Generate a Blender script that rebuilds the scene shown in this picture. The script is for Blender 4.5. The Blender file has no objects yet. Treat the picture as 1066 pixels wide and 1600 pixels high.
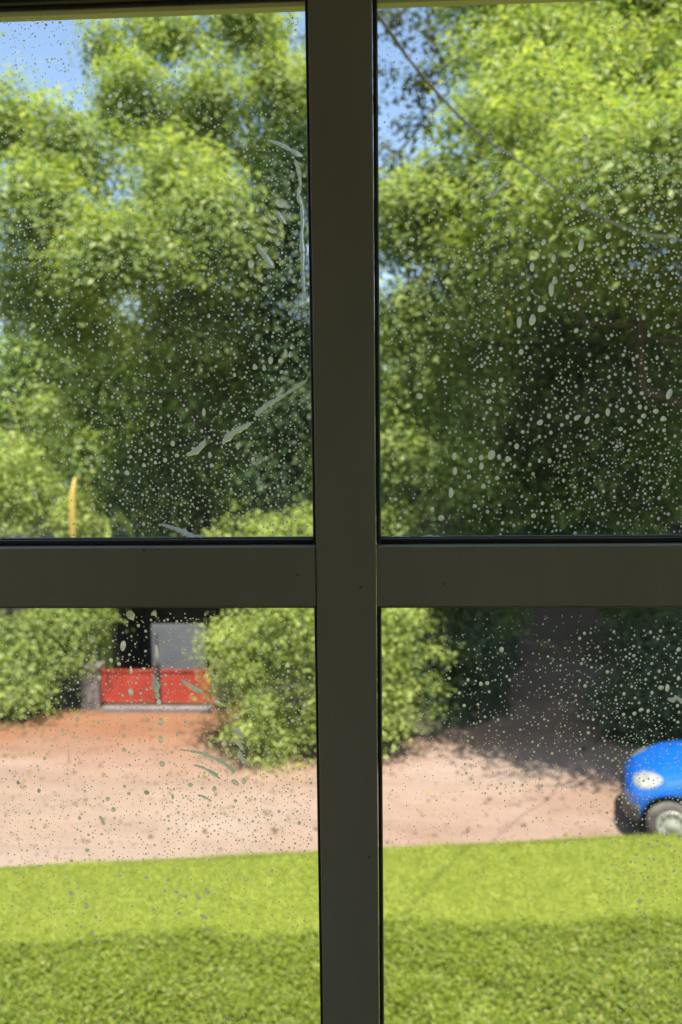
import bpy, bmesh, math, random
import numpy as np
from mathutils import Matrix, Vector, Euler

R = math.radians
C = bpy.context.scene.collection
scene = bpy.context.scene

# ------------------------------------------------------------------ camera
F_PX, IMG_W, IMG_H = 1300.0, 1066.0, 1600.0
EYE = Vector((0.0, 0.0, 5.3))
cam_d = bpy.data.cameras.new('camera')
cam = bpy.data.objects.new('camera', cam_d)
C.objects.link(cam)
scene.camera = cam
cam_d.sensor_fit = 'VERTICAL'
cam_d.sensor_height = 36.0
cam_d.sensor_width = 24.0
cam_d.lens = 36.0 * F_PX / IMG_H
cam_d.clip_start = 0.05
cam_d.clip_end = 2000.0
CAM_ROT = Matrix.Rotation(R(2.8), 3, 'Z') @ Matrix.Rotation(R(90 - 6.1), 3, 'X') @ Matrix.Rotation(R(-0.67), 3, 'Z')
cam.matrix_world = Matrix.Translation(EYE) @ CAM_ROT.to_4x4()
WIN_Y = 0.82
cam_d.dof.use_dof = True
cam_d.dof.focus_distance = WIN_Y + 0.03
cam_d.dof.aperture_fstop = 6.0

# ------------------------------------------------------------------ sky, sun, exposure
SUN_TO = Vector((0.10, -0.30, 0.95)).normalized()
world = bpy.data.worlds.new('World')
scene.world = world
world.use_nodes = True
wn = world.node_tree
sky = wn.nodes.new('ShaderNodeTexSky')
sky.sky_type = 'NISHITA'
sky.sun_disc = False
sky.sun_elevation = math.asin(SUN_TO.z)
sky.sun_rotation = math.atan2(SUN_TO.x, SUN_TO.y)
sky.air_density = 1.0
sky.dust_density = 1.2
sky.ozone_density = 1.0
wn.links.new(sky.outputs[0], wn.nodes['Background'].inputs[0])
wn.nodes['Background'].inputs[1].default_value = 0.12
sun_d = bpy.data.lights.new('sun', 'SUN')
sun_d.energy = 5.0
sun_d.angle = R(0.53)
sun_d.color = (1.0, 0.95, 0.86)
sun = bpy.data.objects.new('sun', sun_d)
C.objects.link(sun)
sun.rotation_euler = SUN_TO.to_track_quat('Z', 'Y').to_euler()
scene.view_settings.view_transform = 'Standard'
scene.view_settings.look = 'None'
scene.view_settings.gamma = 1.0
scene.view_settings.exposure = 1.25
scene.view_settings.use_curve_mapping = False
scene.render.engine = 'CYCLES'
scene.cycles.use_denoising = True
scene.cycles.max_bounces = 10
scene.cycles.diffuse_bounces = 4
scene.cycles.transparent_max_bounces = 24
scene.cycles.transmission_bounces = 8
scene.cycles.caustics_reflective = False
scene.cycles.caustics_refractive = False
scene.cycles.sample_clamp_indirect = 6.0

# ------------------------------------------------------------------ helpers
def ray(px, py):
    v = Vector(((px - IMG_W / 2) / F_PX, (IMG_H / 2 - py) / F_PX, -1.0))
    return (CAM_ROT @ v)

def on_ground(px, py, z=0.0):
    d = ray(px, py)
    return EYE + d * ((z - EYE.z) / d.z)

def on_plane(px, py, y):
    d = ray(px, py)
    return EYE + d * ((y - EYE.y) / d.y)

def link(o, parent=None):
    C.objects.link(o)
    if parent is not None:
        o.parent = parent
    return o

def tag(o, label=None, cat=None, group=None, kind=None):
    if label: o['label'] = label
    if cat: o['category'] = cat
    if group: o['group'] = group
    if kind: o['kind'] = kind
    return o

def empty(name, loc=(0, 0, 0), rz=0.0):
    o = bpy.data.objects.new(name, None)
    o.empty_display_size = 0.1
    o.location = loc
    o.rotation_euler = (0, 0, rz)
    return link(o)

def np_mesh(name, V, quads=None, tris=None, smooth=False):
    V = np.asarray(V, dtype=np.float32).reshape(-1, 3)
    me = bpy.data.meshes.new(name)
    me.vertices.add(len(V))
    me.vertices.foreach_set('co', V.ravel())
    idx, starts, pos = [], [], 0
    for arr, k in ((quads, 4), (tris, 3)):
        if arr is not None and len(arr):
            a = np.asarray(arr, dtype=np.int32).reshape(-1, k)
            idx.append(a.ravel())
            starts.append(pos + np.arange(len(a), dtype=np.int32) * k)
            pos += a.size
    idx = np.concatenate(idx); starts = np.concatenate(starts)
    me.loops.add(len(idx))
    me.loops.foreach_set('vertex_index', idx)
    me.polygons.add(len(starts))
    me.polygons.foreach_set('loop_start', starts)
    if smooth:
        me.polygons.foreach_set('use_smooth', np.ones(len(starts), dtype=bool))
    me.update(calc_edges=True)
    me.validate()
    return me

def mesh_obj(name, me, mat=None, parent=None, loc=None):
    o = bpy.data.objects.new(name, me)
    if mat is not None:
        me.materials.append(mat)
    if loc is not None:
        o.location = loc
    return link(o, parent)

def bm_obj(name, bm, mat=None, parent=None, smooth=False, loc=None):
    me = bpy.data.meshes.new(name)
    bmesh.ops.recalc_face_normals(bm, faces=bm.faces)
    bm.to_mesh(me); bm.free()
    if smooth:
        for p in me.polygons: p.use_smooth = True
    return mesh_obj(name, me, mat, parent, loc)

def add_box(bm, x0, x1, y0, y1, z0, z1, bevel=0.0, segs=2, M=None):
    r = bmesh.ops.create_cube(bm, size=1.0)
    vs = r['verts']
    for v in vs:
        v.co = Vector((x0 + (v.co.x + .5) * (x1 - x0), y0 + (v.co.y + .5) * (y1 - y0), z0 + (v.co.z + .5) * (z1 - z0)))
    if bevel > 0:
        es = list({e for v in vs for e in v.link_edges})
        rb = bmesh.ops.bevel(bm, geom=es, offset=bevel, segments=segs, profile=0.6, affect='EDGES')
        vs = list({v for f in rb['faces'] for v in f.verts} | {v for v in vs if v.is_valid})
    if M is not None:
        for v in vs: v.co = M @ v.co
    return vs

def box_obj(name, x0, x1, y0, y1, z0, z1, mat, parent=None, bevel=0.0, segs=2):
    bm = bmesh.new()
    add_box(bm, x0, x1, y0, y1, z0, z1, bevel, segs)
    return bm_obj(name, bm, mat, parent)

def tube_arrays(pts, radii, n=8):
    pts = [Vector(p) for p in pts]
    V, Q = [], []
    up = Vector((0.13, 0.27, 0.95)).normalized()
    for i, p in enumerate(pts):
        t = (pts[min(i + 1, len(pts) - 1)] - pts[max(i - 1, 0)]).normalized()
        a = t.cross(up)
        if a.length < 1e-3: a = t.cross(Vector((1, 0, 0)))
        a.normalize(); b = t.cross(a)
        for k in range(n):
            th = 2 * math.pi * k / n
            V.append(p + (a * math.cos(th) + b * math.sin(th)) * radii[i])
        if i:
            o = (i - 1) * n
            for k in range(n):
                Q.append((o + k, o + (k + 1) % n, o + n + (k + 1) % n, o + n + k))
    return [tuple(v) for v in V], Q

def tube_obj(name, pts, radii, mat, parent=None, n=8):
    V, Q = tube_arrays(pts, radii, n)
    return mesh_obj(name, np_mesh(name, V, quads=Q, smooth=True), mat, parent)

def lathe_bm(bm, prof, n=32, M=None):
    """profile of (radius, axial) revolved about local Y"""
    rings = []
    for r, a in prof:
        ring = []
        for k in range(n):
            th = 2 * math.pi * k / n
            p = Vector((r * math.cos(th), a, r * math.sin(th)))
            ring.append(bm.verts.new(M @ p if M else p))
        rings.append(ring)
    for i in range(len(rings) - 1):
        for k in range(n):
            bm.faces.new((rings[i][k], rings[i][(k + 1) % n], rings[i + 1][(k + 1) % n], rings[i + 1][k]))
    bm.faces.new(rings[0]); bm.faces.new(rings[-1])

# ------------------------------------------------------------------ materials
def new_mat(name):
    m = bpy.data.materials.new(name)
    m.use_nodes = True
    nt = m.node_tree
    nt.nodes.clear()
    out = nt.nodes.new('ShaderNodeOutputMaterial')
    return m, nt, out

def noise(nt, scale, detail=4.0, rough=0.55, coord='Object', dist=0.0, vscale=None):
    tc = nt.nodes.new('ShaderNodeTexCoord')
    n = nt.nodes.new('ShaderNodeTexNoise')
    n.inputs['Scale'].default_value = scale
    n.inputs['Detail'].default_value = detail
    n.inputs['Roughness'].default_value = rough
    n.inputs['Distortion'].default_value = dist
    if vscale:
        mp = nt.nodes.new('ShaderNodeMapping')
        mp.inputs['Scale'].default_value = vscale
        nt.links.new(tc.outputs[coord], mp.inputs['Vector'])
        nt.links.new(mp.outputs[0], n.inputs['Vector'])
    else:
        nt.links.new(tc.outputs[coord], n.inputs['Vector'])
    return n.outputs['Fac']

def ramp(nt, fac, stops):
    r = nt.nodes.new('ShaderNodeValToRGB')
    el = r.color_ramp.elements
    while len(el) < len(stops): el.new(0.5)
    for e, (p, c) in zip(el, stops):
        e.position = p; e.color = (*c, 1.0)
    nt.links.new(fac, r.inputs[0])
    return r.outputs[0]

def mixc(nt, fac, a, b, mode='MIX'):
    m = nt.nodes.new('ShaderNodeMix')
    m.data_type = 'RGBA'; m.blend_type = mode
    for key, v in ((0, fac), (6, a), (7, b)):
        if hasattr(v, 'is_linked') or hasattr(v, 'links'):
            nt.links.new(v, m.inputs[key])
        elif key == 0:
            m.inputs[0].default_value = v
        else:
            m.inputs[key].default_value = (*v, 1.0)
    return m.outputs[2]

def bump(nt, h, strength=0.3, dist=0.01):
    b = nt.nodes.new('ShaderNodeBump')
    b.inputs['Strength'].default_value = strength
    b.inputs['Distance'].default_value = dist
    nt.links.new(h, b.inputs['Height'])
    return b.outputs[0]

def surf_mat(name, c1, c2, scale=6.0, rough=0.7, bstr=0.2, bdist=0.01, bscale=40.0, metallic=0.0, coat=0.0, spec=0.5):
    m, nt, out = new_mat(name)
    p = nt.nodes.new('ShaderNodeBsdfPrincipled')
    col = ramp(nt, noise(nt, scale), [(0.3, c1), (0.7, c2)])
    nt.links.new(col, p.inputs['Base Color'])
    p.inputs['Roughness'].default_value = rough
    p.inputs['Metallic'].default_value = metallic
    p.inputs['Coat Weight'].default_value = coat
    p.inputs['Coat Roughness'].default_value = 0.05
    p.inputs['Specular IOR Level'].default_value = spec
    if bstr > 0:
        nt.links.new(bump(nt, noise(nt, bscale, 6.0), bstr, bdist), p.inputs['Normal'])
    nt.links.new(p.outputs[0], out.inputs[0])
    return m

def leaf_mat(name, stops, trans=0.4, tint=(1.3, 1.2, 0.5), gloss=0.02):
    """leaf: colour varies leaf by leaf; light passes through the blade"""
    m, nt, out = new_mat(name)
    g = nt.nodes.new('ShaderNodeNewGeometry')
    col = ramp(nt, g.outputs['Random Per Island'], stops)
    d = nt.nodes.new('ShaderNodeBsdfDiffuse')
    t = nt.nodes.new('ShaderNodeBsdfTranslucent')
    nt.links.new(col, d.inputs[0])
    tc = mixc(nt, 1.0, col, tint, 'MULTIPLY')
    nt.links.new(tc, t.inputs[0])
    mx = nt.nodes.new('ShaderNodeMixShader')
    mx.inputs[0].default_value = trans
    nt.links.new(d.outputs[0], mx.inputs[1]); nt.links.new(t.outputs[0], mx.inputs[2])
    gl = nt.nodes.new('ShaderNodeBsdfGlossy')
    gl.inputs['Roughness'].default_value = 0.45
    m2 = nt.nodes.new('ShaderNodeMixShader')
    m2.inputs[0].default_value = gloss
    nt.links.new(mx.outputs[0], m2.inputs[1]); nt.links.new(gl.outputs[0], m2.inputs[2])
    nt.links.new(m2.outputs[0], out.inputs[0])
    return m

MAT = {}
def frame_material():
    m, nt, out = new_mat('bronze_frame_paint')
    p = nt.nodes.new('ShaderNodeBsdfPrincipled')
    c = ramp(nt, noise(nt, 7.0, 6.0, 0.6, vscale=(1.0, 1.0, 0.35)), [(0.30, (0.285, 0.248, 0.160)), (0.55, (0.325, 0.285, 0.186)), (0.75, (0.365, 0.320, 0.212))])
    scuff = ramp(nt, noise(nt, 22.0, 8.0, 0.7, dist=1.2, vscale=(1.0, 1.0, 0.25)), [(0.62, (1.0, 1.0, 1.0)), (0.72, (1.16, 1.15, 1.12)), (0.85, (1.30, 1.28, 1.24))])
    c = mixc(nt, 1.0, c, scuff, 'MULTIPLY')
    tc = nt.nodes.new('ShaderNodeTexCoord')
    vo = nt.nodes.new('ShaderNodeTexVoronoi'); vo.inputs['Scale'].default_value = 26.0
    nt.links.new(tc.outputs['Object'], vo.inputs['Vector'])
    sp = ramp(nt, vo.outputs['Distance'], [(0.035, (0.25, 0.22, 0.2)), (0.06, (1.0, 1.0, 1.0))])
    c = mixc(nt, 0.8, c, sp, 'MULTIPLY')
    nt.links.new(c, p.inputs['Base Color'])
    rr = nt.nodes.new('ShaderNodeMapRange'); rr.inputs['To Min'].default_value = 0.38; rr.inputs['To Max'].default_value = 0.62
    nt.links.new(noise(nt, 12.0, 6.0), rr.inputs['Value']); nt.links.new(rr.outputs[0], p.inputs['Roughness'])
    nt.links.new(bump(nt, noise(nt, 160.0, 4.0), 0.06, 0.001), p.inputs['Normal'])
    nt.links.new(p.outputs[0], out.inputs[0])
    return m
MAT['frame'] = frame_material()
MAT['gasket'] = surf_mat('black_rubber', (0.012, 0.012, 0.012), (0.022, 0.022, 0.022), 30.0, 0.55, 0.1, 0.001, 120.0)
MAT['sealant'] = surf_mat('old_sealant', (0.20, 0.17, 0.14), (0.32, 0.28, 0.25), 25.0, 0.45, 0.3, 0.002, 90.0)
MAT['plaster'] = surf_mat('interior_plaster', (0.62, 0.58, 0.48), (0.68, 0.63, 0.53), 3.0, 0.85, 0.1, 0.003, 60.0)
MAT['facade'] = surf_mat('outer_render', (0.50, 0.46, 0.38), (0.58, 0.53, 0.44), 2.0, 0.9, 0.3, 0.005, 50.0)
MAT['tile'] = surf_mat('floor_screed', (0.28, 0.24, 0.20), (0.36, 0.31, 0.26), 4.0, 0.6, 0.1, 0.003, 40.0)
MAT['bark'] = surf_mat('grey_brown_bark', (0.045, 0.034, 0.026), (0.115, 0.090, 0.068), 7.0, 0.9, 0.8, 0.04, 14.0)
MAT['pale_bark'] = surf_mat('pale_bark', (0.10, 0.085, 0.065), (0.20, 0.17, 0.13), 6.0, 0.9, 0.7, 0.03, 12.0)
MAT['cable'] = surf_mat('grey_cable', (0.10, 0.094, 0.09), (0.16, 0.15, 0.145), 20.0, 0.6, 0.1, 0.002, 60.0)
def red_material():
    m, nt, out = new_mat('faded_red_paint')
    p = nt.nodes.new('ShaderNodeBsdfPrincipled')
    c = ramp(nt, noise(nt, 2.2), [(0.3, (0.350, 0.036, 0.022)), (0.7, (0.430, 0.050, 0.028))])
    grime = ramp(nt, noise(nt, 5.0, 6.0, 0.65, vscale=(1.0, 1.0, 0.3)), [(0.32, (0.45, 0.42, 0.42)), (0.50, (1.0, 1.0, 1.0)), (0.80, (1.0, 1.05, 1.05))])
    c = mixc(nt, 1.0, c, grime, 'MULTIPLY')
    nt.links.new(c, p.inputs['Base Color'])
    p.inputs['Roughness'].default_value = 0.55
    nt.links.new(bump(nt, noise(nt, 25.0, 6.0), 0.15, 0.004), p.inputs['Normal'])
    nt.links.new(p.outputs[0], out.inputs[0])
    return m
MAT['red'] = red_material()
MAT['dark_metal'] = surf_mat('dark_weathered_metal', (0.020, 0.018, 0.018), (0.045, 0.038, 0.036), 6.0, 0.55, 0.2, 0.004, 40.0)
MAT['grey_panel'] = surf_mat('grey_sheet_metal', (0.115, 0.118, 0.130), (0.150, 0.153, 0.165), 2.5, 0.5, 0.1, 0.004, 20.0)
MAT['stone'] = surf_mat('purple_grey_concrete', (0.128, 0.105, 0.105), (0.210, 0.176, 0.173), 7.0, 0.9, 0.6, 0.015, 30.0)
MAT['pale_stone'] = surf_mat('pale_concrete', (0.34, 0.27, 0.22), (0.46, 0.37, 0.30), 6.0, 0.9, 0.5, 0.01, 35.0)
MAT['wood_dark'] = surf_mat('dark_creosoted_wood', (0.018, 0.015, 0.014), (0.040, 0.032, 0.028), 5.0, 0.8, 0.4, 0.008, 30.0)
MAT['plank'] = surf_mat('weathered_plank', (0.06, 0.05, 0.042), (0.12, 0.10, 0.08), 4.0, 0.85, 0.4, 0.008, 25.0)
MAT['roof_tin'] = surf_mat('rusted_roof_sheet', (0.045, 0.032, 0.026), (0.10, 0.068, 0.05), 3.0, 0.7, 0.3, 0.008, 20.0)
MAT['car_blue'] = surf_mat('blue_car_paint', (0.004, 0.101, 0.489), (0.005, 0.112, 0.516), 2.0, 0.32, 0.0, coat=0.8)
MAT['car_plastic'] = surf_mat('grey_bumper_plastic', (0.045, 0.042, 0.042), (0.065, 0.060, 0.058), 12.0, 0.5, 0.1, 0.002, 90.0)
MAT['car_black'] = surf_mat('wheel_arch_black', (0.008, 0.008, 0.008), (0.014, 0.014, 0.014), 12.0, 0.8, 0.0)
MAT['car_glass'] = surf_mat('dark_tinted_car_glass', (0.012, 0.014, 0.016), (0.016, 0.018, 0.02), 3.0, 0.04, 0.0, coat=0.5)
MAT['tyre'] = surf_mat('dusty_tyre_rubber', (0.070, 0.062, 0.056), (0.170, 0.144, 0.120), 9.0, 0.85, 0.3, 0.004, 50.0)
MAT['hub'] = surf_mat('silver_hubcap', (0.50, 0.48, 0.44), (0.62, 0.60, 0.56), 8.0, 0.35, 0.0, metallic=0.4)
MAT['lamp_amber'] = surf_mat('amber_lens', (0.45, 0.16, 0.02), (0.5, 0.2, 0.03), 9.0, 0.15, 0.0, coat=1.0)
MAT['lamp'] = surf_mat('pale_headlamp_plastic', (0.204, 0.216, 0.216), (0.360, 0.360, 0.324), 9.0, 0.12, 0.0, coat=1.0)
MAT['litter'] = leaf_mat('brown_litter_leaf', [(0.0, (0.10, 0.055, 0.03)), (0.6, (0.20, 0.12, 0.06)), (1.0, (0.32, 0.24, 0.10))], 0.2, (1.1, 1.0, 0.8))
MAT['pebble'] = surf_mat('pebble', (0.14, 0.10, 0.08), (0.30, 0.23, 0.18), 9.0, 0.9, 0.0)
MAT['dry_leaf'] = leaf_mat('dry_yellow_leaf', [(0.0, (0.52, 0.36, 0.06)), (1.0, (0.58, 0.44, 0.12))], 0.4, (1.1, 0.95, 0.6))

# foliage kinds
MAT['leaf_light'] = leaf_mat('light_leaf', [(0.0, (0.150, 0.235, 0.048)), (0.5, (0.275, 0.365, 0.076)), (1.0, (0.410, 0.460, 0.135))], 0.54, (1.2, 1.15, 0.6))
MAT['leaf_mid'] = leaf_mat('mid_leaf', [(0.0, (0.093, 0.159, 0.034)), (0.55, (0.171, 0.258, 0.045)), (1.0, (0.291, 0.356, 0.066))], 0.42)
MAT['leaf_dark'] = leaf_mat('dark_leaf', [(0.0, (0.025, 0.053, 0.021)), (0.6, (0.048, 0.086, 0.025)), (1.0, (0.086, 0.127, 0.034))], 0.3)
MAT['leaf_yellow'] = leaf_mat('yellow_green_leaf', [(0.0, (0.215, 0.295, 0.055)), (0.5, (0.330, 0.420, 0.085)), (1.0, (0.450, 0.500, 0.150))], 0.45, (1.2, 1.15, 0.65))
MAT['leaf_olive'] = leaf_mat('olive_hanging_leaf', [(0.0, (0.050, 0.066, 0.030)), (0.6, (0.080, 0.100, 0.040)), (1.0, (0.120, 0.140, 0.055))], 0.35)
MAT['grass'] = leaf_mat('mown_grass_blade', [(0.0, (0.185, 0.240, 0.022)), (0.5, (0.222, 0.270, 0.027)), (1.0, (0.265, 0.295, 0.045))], 0.4, (1.1, 1.05, 0.6), 0.02)
MAT['cover'] = leaf_mat('ground_cover_leaf', [(0.0, (0.107, 0.157, 0.012)), (0.5, (0.170, 0.227, 0.017)), (0.9, (0.238, 0.276, 0.027)), (1.0, (0.327, 0.314, 0.100))], 0.38, (1.383, 1.320, 0.691), 0.02)

def earth_material():
    m, nt, out = new_mat('woodland_earth')
    p = nt.nodes.new('ShaderNodeBsdfPrincipled')
    c = ramp(nt, noise(nt, 1.3, 8.0), [(0.3, (0.035, 0.032, 0.020)), (0.55, (0.060, 0.058, 0.028)), (0.75, (0.085, 0.062, 0.040))])
    nt.links.new(c, p.inputs['Base Color'])
    p.inputs['Roughness'].default_value = 0.95
    nt.links.new(bump(nt, noise(nt, 14.0, 8.0), 0.7, 0.04), p.inputs['Normal'])
    nt.links.new(p.outputs[0], out.inputs[0])
    return m
MAT['earth'] = earth_material()

def drive_material():
    m, nt, out = new_mat('sandy_drive')
    p = nt.nodes.new('ShaderNodeBsdfPrincipled')
    base = ramp(nt, noise(nt, 0.55, 5.0, 0.6, dist=0.6, vscale=(0.411, 1.188, 0.867)), [(0.34, (0.213, 0.135, 0.097)), (0.52, (0.243, 0.162, 0.123)), (0.68, (0.268, 0.198, 0.161))])
    speck = ramp(nt, noise(nt, 38.0, 6.0, 0.7), [(0.30, (0.72, 0.72, 0.72)), (0.5, (1.0, 1.0, 1.0)), (0.72, (1.15, 1.12, 1.08))])
    c = mixc(nt, 1.0, base, speck, 'MULTIPLY')
    # redder laterite soil towards the back left corner
    tc = nt.nodes.new('ShaderNodeTexCoord')
    sep = nt.nodes.new('ShaderNodeSeparateXYZ')
    nt.links.new(tc.outputs['Object'], sep.inputs[0])
    def mth(op, a, b=None, clamp=False):
        n = nt.nodes.new('ShaderNodeMath'); n.operation = op; n.use_clamp = clamp
        for i, v in enumerate((a, b)):
            if v is None: continue
            if hasattr(v, 'links'): nt.links.new(v, n.inputs[i])
            else: n.inputs[i].default_value = v
        return n.outputs[0]
    wob = mth('MULTIPLY', noise(nt, 0.8, 4.0), 1.6)
    yy = mth('ADD', sep.outputs[1], wob)
    t = mth('DIVIDE', mth('SUBTRACT', yy, 12.9), 1.7, True)
    t2 = mth('DIVIDE', mth('SUBTRACT', 0.8, sep.outputs[0]), 2.0, True)
    tr = mth('MULTIPLY', t, t2)
    c = mixc(nt, tr, c, (0.201, 0.094, 0.051))
    # pale worn sand nearer the lawn on the left
    pl = mth('MULTIPLY', mth('DIVIDE', mth('SUBTRACT', 13.2, yy), 1.5, True), mth('DIVIDE', mth('SUBTRACT', -0.2, sep.outputs[0]), 1.5, True))
    c = mixc(nt, mth('MULTIPLY', pl, 0.5), c, (0.244, 0.188, 0.147))
    # tree shade along the lane at the back, put into the earth colour
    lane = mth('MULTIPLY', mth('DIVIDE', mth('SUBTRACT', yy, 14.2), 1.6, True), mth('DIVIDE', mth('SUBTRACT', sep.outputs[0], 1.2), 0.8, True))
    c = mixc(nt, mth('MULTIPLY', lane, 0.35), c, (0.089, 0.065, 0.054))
    # faint wheel ruts and stains drawn out along the way cars take
    rut = ramp(nt, noise(nt, 1.0, 6.0, 0.65, dist=0.8, vscale=(0.22, 2.6, 1.0)), [(0.36, (0.90, 0.89, 0.89)), (0.52, (1.0, 1.0, 1.0)), (0.70, (1.08, 1.07, 1.06))])
    c = mixc(nt, 1.0, c, rut, 'MULTIPLY')
    blot = ramp(nt, noise(nt, 2.4, 7.0, 0.7), [(0.30, (0.82, 0.78, 0.76)), (0.46, (1.0, 1.0, 1.0)), (0.75, (1.05, 1.04, 1.03))])
    c = mixc(nt, 1.0, c, blot, 'MULTIPLY')
    nt.links.new(c, p.inputs['Base Color'])
    p.inputs['Roughness'].default_value = 0.95
    p.inputs['Specular IOR Level'].default_value = 0.2
    nt.links.new(bump(nt, noise(nt, 60.0, 8.0, 0.7), 0.5, 0.012), p.inputs['Normal'])
    nt.links.new(p.outputs[0], out.inputs[0])
    return m
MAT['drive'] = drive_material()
MAT['lawn_soil'] = surf_mat('lawn_thatch', (0.176, 0.211, 0.021), (0.244, 0.272, 0.034), 3.0, 0.95, 0.6, 0.02, 60.0)
MAT['cover_soil'] = surf_mat('green_bed_soil', (0.090, 0.120, 0.028), (0.200, 0.240, 0.040), 5.0, 0.95, 0.6, 0.03, 40.0)  # mottled green soil of the bed under the ground cover

def pane_material():
    m, nt, out = new_mat('wet_window_glass')
    tr = nt.nodes.new('ShaderNodeBsdfTransparent')
    tr.inputs[0].default_value = (0.94, 0.965, 0.95, 1)
    gl = nt.nodes.new('ShaderNodeBsdfGlossy')
    gl.inputs['Roughness'].default_value = 0.02
    fr = nt.nodes.new('ShaderNodeFresnel'); fr.inputs[0].default_value = 1.45
    mx = nt.nodes.new('ShaderNodeMixShader')
    nt.links.new(fr.outputs[0], mx.inputs[0])
    nt.links.new(tr.outputs[0], mx.inputs[1]); nt.links.new(gl.outputs[0], mx.inputs[2])
    tl = nt.nodes.new('ShaderNodeBsdfTranslucent'); tl.inputs[0].default_value = (0.85, 0.83, 0.78, 1)
    mr = nt.nodes.new('ShaderNodeMapRange')
    mr.inputs['From Min'].default_value = 0.35; mr.inputs['From Max'].default_value = 0.75
    mr.inputs['To Min'].default_value = 0.006; mr.inputs['To Max'].default_value = 0.040
    nt.links.new(noise(nt, 7.0, 6.0, 0.6, dist=0.7), mr.inputs['Value'])
    m2 = nt.nodes.new('ShaderNodeMixShader')
    nt.links.new(mr.outputs[0], m2.inputs[0]); nt.links.new(mx.outputs[0], m2.inputs[1]); nt.links.new(tl.outputs[0], m2.inputs[2])
    nt.links.new(m2.outputs[0], out.inputs[0])
    return m
MAT['pane'] = pane_material()

def drop_material(name, milk, col=(0.97, 0.92, 0.80), rough=0.22):
    m, nt, out = new_mat(name)
    rf = nt.nodes.new('ShaderNodeBsdfRefraction')
    rf.inputs['IOR'].default_value = 1.33
    rf.inputs['Roughness'].default_value = rough
    rf.inputs['Color'].default_value = (0.95, 0.97, 0.95, 1)
    tl = nt.nodes.new('ShaderNodeBsdfTranslucent')
    tl.inputs[0].default_value = (*col, 1)
    mx = nt.nodes.new('ShaderNodeMixShader')
    lw = nt.nodes.new('ShaderNodeLayerWeight'); lw.inputs[0].default_value = 0.35
    mr = nt.nodes.new('ShaderNodeMapRange')
    mr.inputs['To Min'].default_value = milk - 0.12; mr.inputs['To Max'].default_value = min(1.0, milk + 0.15)
    nt.links.new(lw.outputs['Facing'], mr.inputs['Value']); nt.links.new(mr.outputs[0], mx.inputs[0])
    nt.links.new(rf.outputs[0], mx.inputs[1]); nt.links.new(tl.outputs[0], mx.inputs[2])
    nt.links.new(mx.outputs[0], out.inputs[0])
    return m
MAT['drop'] = drop_material('soapy_water', 0.80)
MAT['streak'] = drop_material('run_of_soapy_water', 0.70, (0.97, 0.93, 0.84))
MAT['mist'] = drop_material('thin_soapy_water', 0.7)

# ------------------------------------------------------------------ ground, drive, lawn
def sheet(name, pts, z, mat, kind='structure', sub=None):
    bm = bmesh.new()
    vs = [bm.verts.new((p[0], p[1], z)) for p in pts]
    bm.faces.new(vs)
    o = bm_obj(name, bm, mat)
    if o.data.polygons[0].normal.z < 0:
        o.data.flip_normals()
    return tag(o, kind=kind)

sheet('ground', [(-400, -200), (400, -200), (400, 700), (-400, 700)], 0.0, MAT['earth'])
rng = np.random.default_rng(5)
# outline of the drive, wavy where the soil meets the planting
def wavy(a, b, n, amp):
    out = []
    for i in range(n):
        t = i / n
        out.append((a[0] + (b[0] - a[0]) * t + rng.normal(0, amp), a[1] + (b[1] - a[1]) * t + rng.normal(0, amp)))
    return out
gl = on_ground(0, 1112); gm = on_ground(340, 1112)
corner = [(-16, 8.0), (16, 8.0), (16, 12.8)]
back = wavy((16, 12.8), (5.6, 13.6), 14, 0.10) + wavy((5.6, 13.6), (7.0, 24.0), 16, 0.12) + wavy((7.0, 24.0), (9.5, 40.0), 10, 0.2) + \
       wavy((6.2, 40.0), (4.2, 24.0), 10, 0.2) + wavy((4.2, 24.0), (2.2, 14.6), 16, 0.10) + wavy((2.2, 14.6), (0.4, 13.4), 8, 0.08) + \
       wavy((0.4, 13.4), (-2.2, 13.4), 8, 0.06) + wavy((-2.2, 13.4), (-2.6, 15.6), 6, 0.06) + wavy((-2.6, 15.6), (-5.6, 15.4), 8, 0.06) + wavy((-5.6, 15.4), (-6.6, 14.3), 5, 0.08) + wavy((-6.6, 14.3), (-16, 14.0), 12, 0.12)
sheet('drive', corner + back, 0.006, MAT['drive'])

# raised lawn: a bank whose far edge runs slightly away to the right
LAWN_Z = 0.30
La = on_ground(0, 1352, LAWN_Z); Lb = on_ground(1066, 1299, LAWN_Z)
def lawn_edge(x):
    t = (x - La.x) / (Lb.x - La.x)
    return La.y + (Lb.y - La.y) * t
Ra = on_ground(0, 1478, LAWN_Z); Rb = on_ground(1066, 1438, LAWN_Z)
def rough_edge(x):
    t = (x - Ra.x) / (Rb.x - Ra.x)
    return Ra.y + (Rb.y - Ra.y) * t + 0.05 * math.sin(2.3 * x + 0.5) + 0.03 * math.sin(6.1 * x)
bm = bmesh.new()
xs = np.linspace(-15, 15, 61)
prev = None
for x in xs:
    e = lawn_edge(x) + 0.02 * math.sin(x * 5.0) + 0.025 * math.sin(x * 1.7 + 1.0)
    prof = [(1.06, LAWN_Z), (rough_edge(x), LAWN_Z), (e - 0.10, LAWN_Z), (e - 0.03, LAWN_Z - 0.02), (e + 0.02, LAWN_Z - 0.10), (e + 0.10, 0.0)]
    row = [bm.verts.new((x, y, z)) for y, z in prof]
    if prev:
        for k in range(len(row) - 1):
            bm.faces.new((prev[k], row[k], row[k + 1], prev[k + 1]))
    prev = row
o = bm_obj('lawn', bm, MAT['lawn_soil'], smooth=True)
tag(o, kind='structure')

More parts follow.
